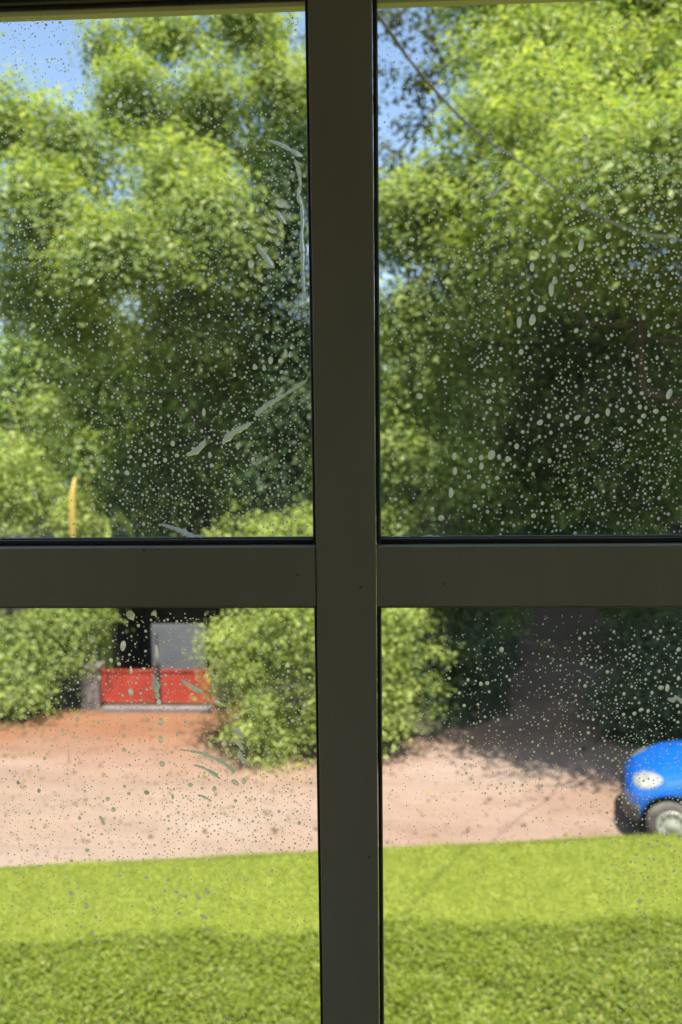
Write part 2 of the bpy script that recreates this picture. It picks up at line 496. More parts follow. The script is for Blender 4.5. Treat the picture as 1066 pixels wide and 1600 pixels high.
def blades(n, sampler, hmin, hmax, wmin, wmax, lean, seed, quad=False):
    g = np.random.default_rng(seed)
    P = sampler(g, n)
    n = len(P)
    th = g.uniform(0, 2 * np.pi, n)
    h = g.uniform(hmin, hmax, n); w = g.uniform(wmin, wmax, n)
    side = np.stack([np.cos(th), np.sin(th), np.zeros(n)], 1) * (w / 2)[:, None]
    ph = g.uniform(0, 2 * np.pi, n); ln = np.abs(g.normal(0, lean, n))
    tip = P + np.stack([np.cos(ph) * ln * h, np.sin(ph) * ln * h, h], 1)
    V = np.stack([P - side, P + side, tip], 1).reshape(-1, 3)
    T = np.arange(3 * n).reshape(-1, 3)
    return np_mesh('grass', V, tris=T)

def lawn_sampler(g, n):
    x = g.uniform(-6.2, 6.2, n)
    e = np.array([lawn_edge(a) for a in x]); r = np.array([rough_edge(a) for a in x])
    y = r - 0.1 + (e + 0.04 - r + 0.1) * g.uniform(0, 1, n)
    edge = g.uniform(0, 1, n) < 0.06
    y = np.where(edge, e + 0.03 * np.sin(3.1 * x) + g.normal(0.0, 0.045, n), y)
    z = np.where(y > e - 0.06, LAWN_Z - 0.06, LAWN_Z - 0.005)
    return np.stack([x, y, z], 1)
o = mesh_obj('grass', blades(190000, lawn_sampler, 0.015, 0.035, 0.006, 0.012, 1.5, 3), MAT['grass'])
tag(o, 'short bright yellow green mown grass strip beside the sandy drive', 'grass', kind='stuff')

# ------------------------------------------------------------------ leaves
def leaf_arrays(P, size, seed, flat=0.5, droop=0.0, aspect=0.5, toward=None, order=0.0):
    """P leaf centres; kite shaped folded leaves, four points each"""
    g = np.random.default_rng(seed)
    n = len(P)
    nrm = g.normal(0, 1, (n, 3)); nrm[:, 2] = np.abs(nrm[:, 2]) + flat * 1.6
    nrm /= np.linalg.norm(nrm, axis=1)[:, None]
    if toward is not None:
        nrm = nrm * (1 - order) + toward * order
        nrm /= np.linalg.norm(nrm, axis=1)[:, None] + 1e-9
    d = g.normal(0, 1, (n, 3)); d[:, 2] -= droop
    d -= nrm * (d * nrm).sum(1)[:, None]
    d /= np.linalg.norm(d, axis=1)[:, None] + 1e-9
    s = np.cross(nrm, d)
    L = size * (0.5 + 1.5 * g.uniform(0, 1, n) ** 1.8)[:, None]
    W = L * aspect
    fold = nrm * (W * 0.22)
    a = P - d * L * 0.5
    b = P + s * W * 0.5 + fold - d * L * 0.05
    c = P + d * L * 0.5
    e = P - s * W * 0.5 + fold - d * L * 0.05
    V = np.stack([a, b, c, e], 1).reshape(-1, 3)
    i = np.arange(n)[:, None] * 4
    T = np.concatenate([i + np.array([[0, 1, 2]]), i + np.array([[0, 2, 3]])], 0)
    return V, T

def crown_mesh(blobs, n_clump, per_clump, size, seed, sig=0.45, flat=0.5, droop=0.0, shell=0.55, squash=0.6, aspect=0.5, order=0.55):
    """blobs: (cx,cy,cz,rx,ry,rz). leaf clumps thrown through the volume, denser towards the outside"""
    g = np.random.default_rng(seed)
    vol = np.array([b[3] * b[4] * b[5] for b in blobs]) ** 0.8
    pick = g.choice(len(blobs), n_clump, p=vol / vol.sum())
    B = np.array(blobs)[pick]
    d = g.normal(0, 1, (n_clump, 3)); d /= np.linalg.norm(d, axis=1)[:, None]
    r = (shell + (1 - shell) * g.uniform(0, 1, n_clump)) * g.uniform(0.75, 1.05, n_clump)
    inner = g.uniform(0, 1, n_clump) < 0.25
    r[inner] *= g.uniform(0.2, 0.8, inner.sum())
    sc = g.uniform(0.55, 1.35, n_clump)
    stray = g.uniform(0, 1, n_clump) < 0.12
    r[stray] = g.uniform(1.08, 1.4, stray.sum()); sc[stray] *= 0.6
    ctr = B[:, :3] + d * r[:, None] * B[:, 3:6]
    cnt = np.maximum(6, (per_clump * sc ** 2 * g.uniform(0.6, 1.3, n_clump))).astype(int)
    idx = np.repeat(np.arange(n_clump), cnt)
    off = g.normal(0, 1, (len(idx), 3)) * (sig * sc[idx])[:, None]
    off[:, 2] *= squash
    off[:, 2] -= 0.25 * (off[:, 0] ** 2 + off[:, 1] ** 2) / (sig + 1e-6) * 0.5
    P = ctr[idx] + off
    P[:, 2] = np.maximum(P[:, 2], 0.05)
    out = off + np.array([0, 0, 0.75 * sig])
    out /= np.linalg.norm(out, axis=1)[:, None] + 1e-9
    V, T = leaf_arrays(P, size, seed + 1, flat, droop, aspect, out, order)
    return np_mesh('crown', V, tris=T), ctr

def limb_path(a, b, sag, seed, n=6):
    g = np.random.default_rng(seed)
    a = np.array(a, float); b = np.array(b, float)
    L = np.linalg.norm(b - a)
    out = []
    for i in range(n):
        t = i / (n - 1)
        p = a + (b - a) * t
        p[2] += sag * math.sin(math.pi * t) * L
        if 0 < i < n - 1: p += g.normal(0, 0.03 * L, 3)
        out.append(tuple(p))
    return out

def tree(name, label, cat, base, blobs, trunk_r, mat, bark, n_clump, per_clump, size, seed, trunk_top=None, group=None, limbs=7, stems=None, **kw):
    root = empty(name, base)
    tag(root, label, cat, group)
    base = np.array(base, float)
    local = [(b[0] - base[0], b[1] - base[1], b[2] - base[2], b[3], b[4], b[5]) for b in blobs]
    g = np.random.default_rng(seed + 77)
    main = max(local, key=lambda b: b[3] * b[4] * b[5])
    top = np.array(trunk_top) - base if trunk_top is not None else np.array([main[0], main[1], main[2] + main[5] * 0.45])
    path = limb_path((0, 0, -0.15), top, 0.0, seed + 5, 8)
    rad = [trunk_r * (1.25 if i == 0 else (1 - 0.85 * i / 7)) for i in range(8)]
    tube_obj('trunk', path, rad, bark, root, 10)
    me, ctr = crown_mesh(local, n_clump, per_clump, size, seed, **kw)
    crown = mesh_obj('crown', me, mat, root)
    crown['kind'] = 'stuff'
    far = ctr[g.permutation(len(ctr))[:limbs]]
    for k, c in enumerate(far):
        j = int(g.integers(2, 7))
        p0 = np.array(path[j])
        if c[2] < p0[2] - 0.3:
            j = 2; p0 = np.array(path[2])
        r0 = rad[j] * 0.55
        tube_obj('limb', limb_path(p0, c, 0.06, seed + 31 * k, 6), [r0 * (1 - 0.85 * i / 5) for i in range(6)], bark, root, 6)
    return root

def at(px, py, y):
    p = on_plane(px, py, y)
    return (p.x, p.y, p.z)

def blob(px, py, y, rx, ry, rz):
    return (*at(px, py, y), rx, ry, rz)

def foot(px, y):
    p = on_plane(px, 800, y)
    return (p.x, p.y, 0.0)

def bush(name, label, base_px, y, blobs, mat, n_clump, per_clump, size, seed, cat='bush', group=None, **kw):
    return tree(name, label, cat, foot(base_px, y), blobs, 0.09, mat, MAT['bark'], n_clump, per_clump, size, seed, group=group, limbs=6, **kw)

# --- the two big trees of the photograph
tree('broad_tree', 'tall airy tree with sky gaps behind the upper left pane', 'tree', foot(440, 19.0),
     [blob(60, 330, 15.8, 1.2, 1.1, 0.9), blob(190, 405, 15.2, 1.2, 1.1, 0.8), blob(325, 360, 15.8, 1.2, 1.0, 0.9), blob(265, 275, 16.8, 1.1, 1.1, 0.9), blob(120, 230, 17.2, 1.1, 1.2, 0.9),
      blob(10, 190, 18.0, 0.9, 1.2, 0.8), blob(205, 160, 18.5, 0.9, 1.1, 1.1), blob(330, 155, 19.0, 1.0, 1.2, 1.1), blob(445, 150, 19.5, 0.8, 1.2, 1.6), blob(265, 50, 20.0, 1.1, 1.2, 0.8), blob(390, 40, 20.0, 1.1, 1.2, 0.9), blob(165, 65, 20.0, 0.5, 0.8, 0.5),
      blob(20, 440, 16.5, 0.9, 1.0, 0.9), blob(130, 500, 17.0, 1.1, 1.0, 0.9), blob(300, 490, 17.0, 1.2, 1.1, 1.0), blob(430, 570, 18.0, 1.1, 1.1, 1.0)],
     0.24, MAT['leaf_light'], MAT['bark'], 400, 330, 0.098, 11, trunk_top=at(410, 60, 19.6), limbs=12, sig=0.32, flat=0.45, shell=0.35, squash=0.85)
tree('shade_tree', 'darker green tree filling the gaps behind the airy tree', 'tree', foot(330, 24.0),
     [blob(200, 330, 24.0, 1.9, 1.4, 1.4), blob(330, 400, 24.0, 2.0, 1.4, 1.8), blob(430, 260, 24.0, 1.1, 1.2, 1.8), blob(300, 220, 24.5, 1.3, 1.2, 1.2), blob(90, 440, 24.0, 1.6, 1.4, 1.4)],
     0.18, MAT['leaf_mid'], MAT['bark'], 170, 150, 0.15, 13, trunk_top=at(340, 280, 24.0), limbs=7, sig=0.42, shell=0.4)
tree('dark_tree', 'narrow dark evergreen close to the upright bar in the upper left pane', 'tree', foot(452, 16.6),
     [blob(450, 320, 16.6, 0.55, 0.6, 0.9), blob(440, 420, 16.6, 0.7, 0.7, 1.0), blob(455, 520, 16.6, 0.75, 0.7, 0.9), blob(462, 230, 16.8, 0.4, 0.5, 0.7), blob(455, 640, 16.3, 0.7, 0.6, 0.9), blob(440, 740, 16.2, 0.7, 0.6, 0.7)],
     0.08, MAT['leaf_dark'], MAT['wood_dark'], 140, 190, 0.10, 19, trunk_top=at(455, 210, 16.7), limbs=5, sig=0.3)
tree('broad_tree', 'great leafy tree filling the upper right pane', 'tree', foot(1210, 17.5),
     [(2.9, 11.1, 8.2, 1.1, 1.1, 0.7), (4.7, 10.5, 8.3, 1.5, 1.3, 0.8), (3.7, 10.6, 8.7, 1.2, 1.0, 0.7), (5.8, 9.9, 8.7, 1.5, 1.1, 0.8), (3.0, 12.3, 8.9, 1.4, 1.0, 0.8), (4.7, 12.0, 9.0, 1.5, 1.0, 0.9), (2.0, 12.6, 8.8, 0.9, 0.8, 0.6), (7.0, 11.8, 8.4, 1.8, 1.5, 1.0), (2.9, 13.3, 9.4, 1.5, 1.3, 1.0), (5.0, 13.2, 9.7, 1.7, 1.4, 1.1), (7.4, 13.6, 10.0, 1.8, 1.6, 1.3),
      (2.6, 15.2, 10.6, 1.5, 1.4, 1.1), (4.6, 15.0, 11.2, 1.8, 1.5, 1.2), (7.0, 15.6, 11.8, 2.0, 1.8, 1.4), (3.2, 17.0, 12.4, 1.8, 1.6, 1.3), (5.6, 17.2, 13.4, 2.2, 1.8, 1.5), (3.0, 19.0, 14.6, 1.8, 1.6, 1.3), (8.0, 18.0, 13.5, 2.2, 2.0, 1.6),
      (4.4, 14.2, 8.2, 2.4, 1.6, 1.0), (7.4, 15.0, 7.6, 2.4, 2.0, 1.6), (3.4, 16.6, 9.0, 2.0, 1.6, 1.6)],
     0.34, MAT['leaf_light'], MAT['bark'], 900, 330, 0.098, 23, trunk_top=at(1130, 60, 17.5), limbs=9, sig=0.38, flat=0.5, shell=0.5)
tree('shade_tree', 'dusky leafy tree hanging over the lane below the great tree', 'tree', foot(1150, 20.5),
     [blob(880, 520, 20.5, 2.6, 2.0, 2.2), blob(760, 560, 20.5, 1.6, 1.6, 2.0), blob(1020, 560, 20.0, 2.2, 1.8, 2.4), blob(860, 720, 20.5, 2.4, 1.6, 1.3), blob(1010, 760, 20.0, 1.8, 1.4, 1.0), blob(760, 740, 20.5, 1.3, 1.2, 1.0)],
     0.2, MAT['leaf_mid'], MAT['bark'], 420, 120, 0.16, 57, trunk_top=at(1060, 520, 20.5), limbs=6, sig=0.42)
# smaller tree with lit edge left of the big one
tree('slender_tree', 'slender light green tree just right of the upright frame bar', 'tree', foot(650, 16.0),
     [blob(640, 330, 16.0, 0.8, 0.9, 0.9), blob(700, 300, 16.0, 0.8, 0.9, 0.8), blob(640, 500, 16.0, 0.8, 0.8, 1.1), blob(620, 660, 15.8, 0.75, 0.8, 1.0), blob(730, 430, 15.6, 0.8, 0.8, 0.9), blob(680, 720, 16.0, 0.9, 0.8, 0.8), blob(730, 600, 16.2, 0.6, 0.7, 0.7), blob(610, 800, 15.8, 0.8, .8, .6)],
     0.10, MAT['leaf_light'], MAT['bark'], 230, 240, 0.092, 37, trunk_top=at(655, 330, 16.0), limbs=8, sig=0.3)
# tall thin tree against the sky by the bar
tree('sparse_tree', 'sparse dark tree with bare stems against the sky beside the bar', 'tree', foot(648, 26.0),
     [blob(690, 60, 26.0, 1.4, 1.4, 2.4), blob(620, 270, 26.0, 0.7, 1.0, 0.8), blob(595, 10, 26.5, 0.8, 1.0, 0.8), blob(665, 180, 26.0, 0.6, 1.0, 1.4), blob(500, 200, 27.0, 1.6, 1.6, 3.0)],
     0.13, MAT['leaf_olive'], MAT['bark'], 85, 90, 0.17, 41, trunk_top=at(652, -40, 26.0), limbs=6, sig=0.38)
# understorey
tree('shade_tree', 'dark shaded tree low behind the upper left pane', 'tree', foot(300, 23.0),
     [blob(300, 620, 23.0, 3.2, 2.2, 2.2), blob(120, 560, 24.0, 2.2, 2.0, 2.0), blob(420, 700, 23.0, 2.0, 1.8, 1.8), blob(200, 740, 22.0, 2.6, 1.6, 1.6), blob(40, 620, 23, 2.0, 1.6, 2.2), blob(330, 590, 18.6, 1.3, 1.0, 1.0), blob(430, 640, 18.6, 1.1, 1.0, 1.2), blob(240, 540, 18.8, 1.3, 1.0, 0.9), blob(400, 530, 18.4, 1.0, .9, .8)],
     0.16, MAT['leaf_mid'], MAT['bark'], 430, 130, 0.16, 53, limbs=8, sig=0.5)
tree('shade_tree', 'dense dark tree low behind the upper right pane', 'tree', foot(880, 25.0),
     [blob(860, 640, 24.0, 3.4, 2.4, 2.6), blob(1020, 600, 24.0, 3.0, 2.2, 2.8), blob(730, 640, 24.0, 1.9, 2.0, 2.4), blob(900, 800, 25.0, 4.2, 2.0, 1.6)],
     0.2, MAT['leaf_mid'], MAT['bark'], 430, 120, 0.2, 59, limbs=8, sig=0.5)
# bushes
bush('flowering_bush', 'tall yellow green bush at the left edge behind the drive', 40, 15.3,
     [blob(20, 750, 15.3, 1.0, 0.9, 0.95), blob(80, 640, 15.8, 0.55, 0.6, 0.6), blob(110, 800, 15.5, 0.5, 0.7, 0.6), blob(-60, 780, 15.3, 1.0, 0.9, 1.0)],
     MAT['leaf_yellow'], 160, 200, 0.064, 61, sig=0.22)
bush('leafy_bush', 'low bright green bush left of the red gate', 40, 14.9,
     [blob(60, 1000, 14.9, 0.9, 0.7, 0.75), blob(20, 1060, 14.6, 0.9, 0.7, 0.6), blob(-70, 1020, 14.8, 0.9, 0.8, 0.9), blob(120, 960, 15.3, 0.55, 0.6, 0.8)],
     MAT['leaf_light'], 180, 190, 0.068, 67, sig=0.2)
bush('rounded_bush', 'big rounded light green bush behind the upright bar', 505, 13.3,
     [blob(500, 970, 13.3, 1.75, 1.1, 1.25), blob(450, 1110, 12.9, 1.15, 0.8, 0.7), blob(585, 1080, 13.1, 0.88, 0.8, 0.78), blob(585, 1000, 13.2, 0.75, 0.8, 0.8), blob(430, 850, 13.4, 0.85, 0.8, 0.6), blob(390, 1020, 13.1, 0.65, 0.7, 0.9)],
     MAT['leaf_yellow'], 380, 260, 0.052, 71, sig=0.2, order=0.3)
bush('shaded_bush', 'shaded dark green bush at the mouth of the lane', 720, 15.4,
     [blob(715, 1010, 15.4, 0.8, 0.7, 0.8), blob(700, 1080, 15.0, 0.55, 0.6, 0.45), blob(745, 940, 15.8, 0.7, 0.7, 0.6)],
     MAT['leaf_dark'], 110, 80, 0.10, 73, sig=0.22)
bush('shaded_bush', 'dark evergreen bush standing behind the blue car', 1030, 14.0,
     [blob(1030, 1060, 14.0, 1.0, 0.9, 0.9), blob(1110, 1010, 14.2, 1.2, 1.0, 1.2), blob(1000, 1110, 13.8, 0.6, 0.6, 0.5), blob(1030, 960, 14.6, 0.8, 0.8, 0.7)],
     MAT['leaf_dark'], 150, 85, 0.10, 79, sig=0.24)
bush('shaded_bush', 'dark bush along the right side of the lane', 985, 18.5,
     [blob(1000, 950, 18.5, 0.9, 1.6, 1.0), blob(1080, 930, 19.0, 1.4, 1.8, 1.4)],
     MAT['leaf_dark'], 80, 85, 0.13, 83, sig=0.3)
bush('shaded_bush', 'mid green bush far along the left side of the lane', 760, 19.0,
     [blob(750, 930, 19.0, 0.8, 1.2, 1.0), blob(700, 900, 18.5, 0.9, 1.2, 1.3)],
     MAT['leaf_mid'], 80, 85, 0.13, 89, sig=0.3)

# far trees: one tree with its parts, copied
def copy_tree(src, loc, rz, s, label):
    c = src.copy(); C.objects.link(c)
    c.location = loc; c.rotation_euler = (0, 0, rz); c.scale = (s, s, s)
    c['label'] = label
    for ch in src.children:
        k = ch.copy(); C.objects.link(k); k.parent = c
    return c
far_spots = [(-19, 33, .95, 'far tree farthest left beyond the yellow green bush'), (-12.5, 36, 1.05, 'far tree behind the airy tree on the left'), (-7, 33, .9, 'far tree seen above the red gate'),
             (-1.5, 36, .92, 'far tree behind the upright frame bar'), (3.5, 38, .9, 'far tree closing the view along the lane'), (9.5, 37, 1.1, 'far tree behind the great leafy tree'),
             (15.5, 34, 1.1, 'far tree behind the right edge of the window'), (21, 36, 1.2, 'far tree out to the right beyond the blue car')]
src = tree('background_tree', far_spots[0][3], 'tree', (far_spots[0][0], far_spots[0][1], 0),
           [(far_spots[0][0], 33, 6.6, 3.4, 3.0, 3.4), (far_spots[0][0] + 1.5, 32.5, 3.6, 2.6, 2.4, 2.4), (far_spots[0][0] - 1.8, 33, 3.2, 2.4, 2.2, 2.4)],
           0.24, MAT['leaf_mid'], MAT['bark'], 320, 110, 0.26, 97, limbs=5, sig=0.6, group='trees closing the view in the distance')
for i, (x, y, s, lab) in enumerate(far_spots):
    if i: copy_tree(src, (x, y, 0), i * 1.3, s, lab)

# ------------------------------------------------------------------ banana plant with one dry yellow leaf
def strip_leaf(name, pts, widths, mat, parent, curl=0.25):
    V, Q = [], []
    pts = [Vector(p) for p in pts]
    for i, p in enumerate(pts):
        t = (pts[min(i + 1, len(pts) - 1)] - pts[max(i - 1, 0)]).normalized()
        s = t.cross(Vector((0, 1, 0.2)))
        if s.length < 1e-3: s = Vector((1, 0, 0))
        s.normalize(); nn = s.cross(t)
        w = widths[i]
        for u in (-1, 0, 1):
            V.append(tuple(p + s * (u * w * .5) + nn * (abs(u) * w * curl)))
        if i:
            o = (i - 1) * 3
            for k in (0, 1):
                Q.append((o + k, o + k + 1, o + 4 + k, o + 3 + k))
    return mesh_obj(name, np_mesh(name, V, quads=Q, smooth=True), mat, parent)
bp = at(158, 845, 15.9)
bn = empty('banana_plant', (bp[0], bp[1], 0)); tag(bn, 'banana plant with a dry yellow leaf beside the yellow green bush', 'plant')
tube_obj('stem', [(0, 0, -0.1), (0.02, 0, 1.0), (0.0, 0, 2.2), (0.01, 0, 3.2)], [0.14, 0.12, 0.09, 0.05], MAT['leaf_yellow'], bn, 10)
strip_leaf('dry_leaf', [(0.0, -0.05, 3.2), (-0.04, -0.6, 4.3), (-0.07, -1.0, 4.38), (-0.10, -1.18, 4.1), (-0.10, -1.24, 3.6), (-0.08, -1.26, 3.1)], [0.03, 0.04, 0.06, 0.10, 0.13, 0.05], MAT['dry_leaf'], bn)
for k, a in enumerate((0.9, 2.3, 3.5, 5.2)):
    dx, dy = math.cos(a), math.sin(a)
    strip_leaf('leaf', [(0, 0, 3.0), (dx * .2, dy * .2, 3.4), (dx * .42, dy * .42, 3.5), (dx * .62, dy * .62, 3.3), (dx * .75, dy * .75, 3.0)], [0.05, 0.16, 0.2, 0.16, 0.04], MAT['leaf_yellow'], bn)

# ------------------------------------------------------------------ litter on the drive
g = np.random.default_rng(808)
def drive_points(n, near):
    x = g.uniform(-6.5, 6.5, n); y = g.uniform(9.4, 15.3, n)
    ok = np.array([(b > lawn_edge(a) + 0.15) and (b < (15.2 if a < -2.6 else 13.3 if a < 2 else 20)) for a, b in zip(x, y)])
    return x[ok], y[ok]
x, y = drive_points(900, 0)
P = np.stack([x, y, np.full(len(x), 0.022)], 1)
V, T = leaf_arrays(P, 0.055, 809, 3.0, 0.0, 0.5)
o = mesh_obj('fallen_leaves', np_mesh('fallen_leaves', V, tris=T), MAT['litter'])
tag(o, 'scattered dry brown leaves lying on the sandy drive', 'leaves', kind='stuff')
x, y = drive_points(1500, 0)
Vs, Ts = [], []
base_v = np.array([(1, 0, 0), (-1, 0, 0), (0, 1, 0), (0, -1, 0), (0, 0, 1), (0, 0, -.4)], float)
base_t = np.array([(0, 2, 4), (2, 1, 4), (1, 3, 4), (3, 0, 4), (2, 0, 5), (1, 2, 5), (3, 1, 5), (0, 3, 5)])
for k, (a, b) in enumerate(zip(x, y)):
    r = 0.008 + 0.022 * g.uniform() ** 3
    Vs.append(base_v * r * g.uniform(.7, 1.3, (6, 3)) + np.array([a, b, 0.008])); Ts.append(base_t + 6 * k)
o = mesh_obj('gravel', np_mesh('gravel', np.concatenate(Vs), tris=np.concatenate(Ts)), MAT['pebble'])
tag(o, 'small loose pebbles strewn over the sandy drive', 'gravel', kind='stuff')

# ------------------------------------------------------------------ overhead cable; its thin shadow crosses the drive
cab_px = [(590, 22, 3.4), (655, 112, 4.1), (740, 202, 5.1), (830, 266, 6.2), (900, 316, 7.1), (960, 350, 7.9), (1010, 367, 8.6), (1060, 374, 9.2)]
cab = [Vector(at(*p)) for p in cab_px]

# ------------------------------------------------------------------ red gate, pillar and shed behind it
gy = on_ground(250, 1106).y
def gx(px): return on_plane(px, 1070, gy).x
g_root = empty('field_gate', (gx(247), gy, 0)); tag(g_root, 'low red sheet metal double gate at the back of the drive', 'gate')
ox = gx(247)
for a, b in ((159, 243), (252, 331)):
    x0, x1 = gx(a) - ox, gx(b) - ox
    leaf = box_obj('gate_leaf', x0, x1, -0.02, 0.02, 0.14, 0.74, MAT['red'], g_root, 0.006)
    box_obj('rail', x0, x1, -0.035, -0.023, 0.70, 0.75, MAT['red'], leaf, 0.004)
    box_obj('rail', x0, x1, -0.035, -0.023, 0.12, 0.17, MAT['red'], leaf, 0.004)
    for t in (0.33, 0.66):
        xm = x0 + (x1 - x0) * t
        box_obj('rib', xm - 0.012, xm + 0.012, -0.032, -0.022, 0.172, 0.698, MAT['red'], leaf, 0.003)
box_obj('gate_post', -0.045, 0.045, -0.05, 0.05, -0.05, 0.86, MAT['dark_metal'], g_root, 0.008)
pr = empty('gate_pillar', (gx(145), gy, 0)); tag(pr, 'squat grey stone pillar at the left end of the red gate', 'pillar')
box_obj('shaft', -0.17, 0.17, -0.17, 0.17, -0.05, 0.78, MAT['stone'], pr, 0.02)
box_obj('cap', -0.20, 0.20, -0.20, 0.20, 0.782, 0.85, MAT['stone'], pr, 0.02)
pr2 = empty('gate_pillar', (gx(352), gy + 0.05, 0)); tag(pr2, 'dark stone pillar half hidden by the rounded bush', 'pillar')
box_obj('shaft', -0.17, 0.17, -0.17, 0.17, -0.05, 0.80, MAT['dark_metal'], pr2, 0.02)
box_obj('cap', -0.2, 0.2, -0.2, 0.2, 0.802, 0.86, MAT['dark_metal'], pr2, 0.02)
kb = box_obj('threshold_kerb', gx(165), gx(335), gy - 0.28, gy - 0.1, -0.05, 0.09, MAT['stone'], None, 0.02)
tag(kb, 'pale concrete kerb running below the red gate', 'kerb')

shed = empty('shed', (ox, gy + 1.1, 0)); tag(shed, 'dark open shed with a grey metal door behind the red gate', 'shed')
sx0, sx1 = gx(160) - ox - 0.15, gx(345) - ox + 0.15
box_obj('wall', sx0 - 0.08, sx0, 0, 2.4, -0.05, 2.15, MAT['wood_dark'], shed)
box_obj('wall', sx1, sx1 + 0.08, 0, 2.4, -0.05, 2.15, MAT['wood_dark'], shed)
box_obj('wall', sx0 + 0.002, sx1 - 0.002, 2.34, 2.4, -0.05, 2.2, MAT['wood_dark'], shed)
nb = 9
for k in range(nb):
    a = sx0 + 0.01 + (sx1 - sx0 - 0.02) * k / nb
    box_obj('plank', a + 0.006, a + (sx1 - sx0 - 0.02) / nb - 0.006, 2.30, 2.337, -0.02, 2.1 + 0.03 * (k % 3), MAT['plank'], shed, 0.004, 1)
box_obj('shelf', sx0 + 0.02, sx0 + 0.75, 1.9, 2.29, 0.9, 0.94, MAT['plank'], shed, 0.004, 1)
def sxp(px): return on_plane(px, 1010, gy + 1.1).x - ox
xs_door = (sxp(237), sxp(321))
DOOR_T = on_plane(280, 976, gy + 1.1).z
door = box_obj('door', xs_door[0], xs_door[1], 0.02, 0.06, 0.05, DOOR_T, MAT['grey_panel'], shed, 0.01)
for t in (0.08, 0.92):
    xm = xs_door[0] + (xs_door[1] - xs_door[0]) * t
    box_obj('door_frame', xm - 0.02, xm + 0.02, 0.0, 0.018, 0.06, DOOR_T - 0.01, MAT['grey_panel'], door, 0.004)
box_obj('handle', xs_door[0] + 0.10, xs_door[0] + 0.125, -0.035, -0.005, 0.9, 1.15, MAT['dark_metal'], door, 0.005)
box_obj('fascia_beam', sx0, sx1, -0.04, 0.0, 1.95, 2.148, MAT['wood_dark'], shed, 0.005)
# corrugated roof
V, Q = [], []
nx = 60
for j, (yy, zz) in enumerate(((-0.08, 2.22), (2.6, 2.28))):
    for i in range(nx + 1):
        x = sx0 - 0.25 + (sx1 - sx0 + 0.5) * i / nx
        V.append((x, yy, zz + 0.025 * math.sin(i * 1.57)))
for i in range(nx): Q.append((i, i + 1, nx + 2 + i, nx + 1 + i))
ro = mesh_obj('roof', np_mesh('roof', V, quads=Q), MAT['wood_dark'], shed)
sm = ro.modifiers.new('thick', 'SOLIDIFY'); sm.thickness = 0.01

# ------------------------------------------------------------------ blue car
NOSE_DIST = [0.0, 0.035, 0.085, 0.17, 0.29, 0.46, 0.70, 1.05, 1.6, 2.3, 2.75, 3.05, 3.22, 3.32, 3.36]
Z_BOT = [0.36, 0.28, 0.24, 0.21, 0.20, 0.20, 0.20, 0.20, 0.20, 0.20, 0.20, 0.22, 0.26, 0.32, 0.40]
Z_TOP = [0.58, 0.655, 0.715, 0.785, 0.85, 0.925, 0.995, 1.04, 1.05, 1.05, 1.03, 1.00, 0.95, 0.86, 0.74]
HALF = [0.34, 0.50, 0.595, 0.67, 0.715, 0.74, 0.75, 0.755, 0.76, 0.76, 0.75, 0.73, 0.68, 0.60, 0.48]
def interp(s, arr): return float(np.interp(s, NOSE_DIST, arr))
def body_ring(s, n=36, grow=0.0):
    zb, zt, hw = interp(s, Z_BOT), interp(s, Z_TOP), interp(s, HALF) + grow
    zc, hz = (zb + zt) / 2, (zt - zb) / 2 + grow
    ring = []
    for k in range(n):
        th = 2 * math.pi * k / n
        c, sn = math.cos(th), math.sin(th)
        e = 0.50 if sn > 0 else 0.36
        y = math.copysign(abs(c) ** e, c) * hw
        z = zc + math.copysign(abs(sn) ** (0.62 if sn > 0 else 0.4), sn) * hz
        if sn > 0: y *= 1 - 0.10 * sn ** 2          # tumblehome towards the bonnet
        ring.append(Vector((-s, y, z)))
    return ring
def loft(rings, cap=True):
    bm = bmesh.new()
    vr = [[bm.verts.new(p) for p in r] for r in rings]
    n = len(rings[0])
    for i in range(len(vr) - 1):
        for k in range(n):
            bm.faces.new((vr[i][k], vr[i][(k + 1) % n], vr[i + 1][(k + 1) % n], vr[i + 1][k]))
    if cap:
        bm.faces.new(vr[0]); bm.faces.new(list(reversed(vr[-1])))
    return bm
def on_body(s, z, side=-1, out=0.0):
    """point on the flank of the body at distance s behind the nose and height z"""
    zb, zt, hw = interp(s, Z_BOT), interp(s, Z_TOP), interp(s, HALF)
    zc, hz = (zb + zt) / 2, (zt - zb) / 2
    u = max(-1, min(1, (z - zc) / hz))
    if u > 0:
        sn = u ** (1 / 0.62); y = (max(0, 1 - sn * sn) ** .5) ** 0.50 * hw * (1 - 0.10 * sn ** 2)
    else:
        sn = (-u) ** (1 / 0.4); y = (max(0, 1 - sn * sn) ** .5) ** 0.36 * hw
    return Vector((-s, side * 0 + (-side) * (y + out) * -1, z)) if False else Vector((-s, side * (y + out), z))

AXLES = (0.56, 2.72)
TYRE_R = 0.305
car = empty('hatchback_car', (0, 0, 0)); tag(car, 'small round blue car with a grey bumper parked on the drive', 'car')
ss = sorted(set(NOSE_DIST + list(np.linspace(0.02, 3.34, 60))))
body = bm_obj('body', loft([body_ring(s) for s in ss]), MAT['car_blue'], car, smooth=True)
body.data.materials.append(MAT['car_black'])
for s in AXLES:
    for sd in (-1, 1):
        bm = bmesh.new()
        lathe_bm(bm, [(0.36, -0.2), (0.36, 0.2)], 40, Matrix.Translation((-s, sd * 0.74, TYRE_R + 0.01)))
        cut = bm_obj('cutter', bm)
        md = body.modifiers.new('arch', 'BOOLEAN'); md.operation = 'DIFFERENCE'; md.object = cut; md.solver = 'EXACT'
        dg = bpy.context.evaluated_depsgraph_get()
        nm = bpy.data.meshes.new_from_object(body.evaluated_get(dg))
        body.modifiers.clear(); body.data = nm
        bpy.data.objects.remove(cut)
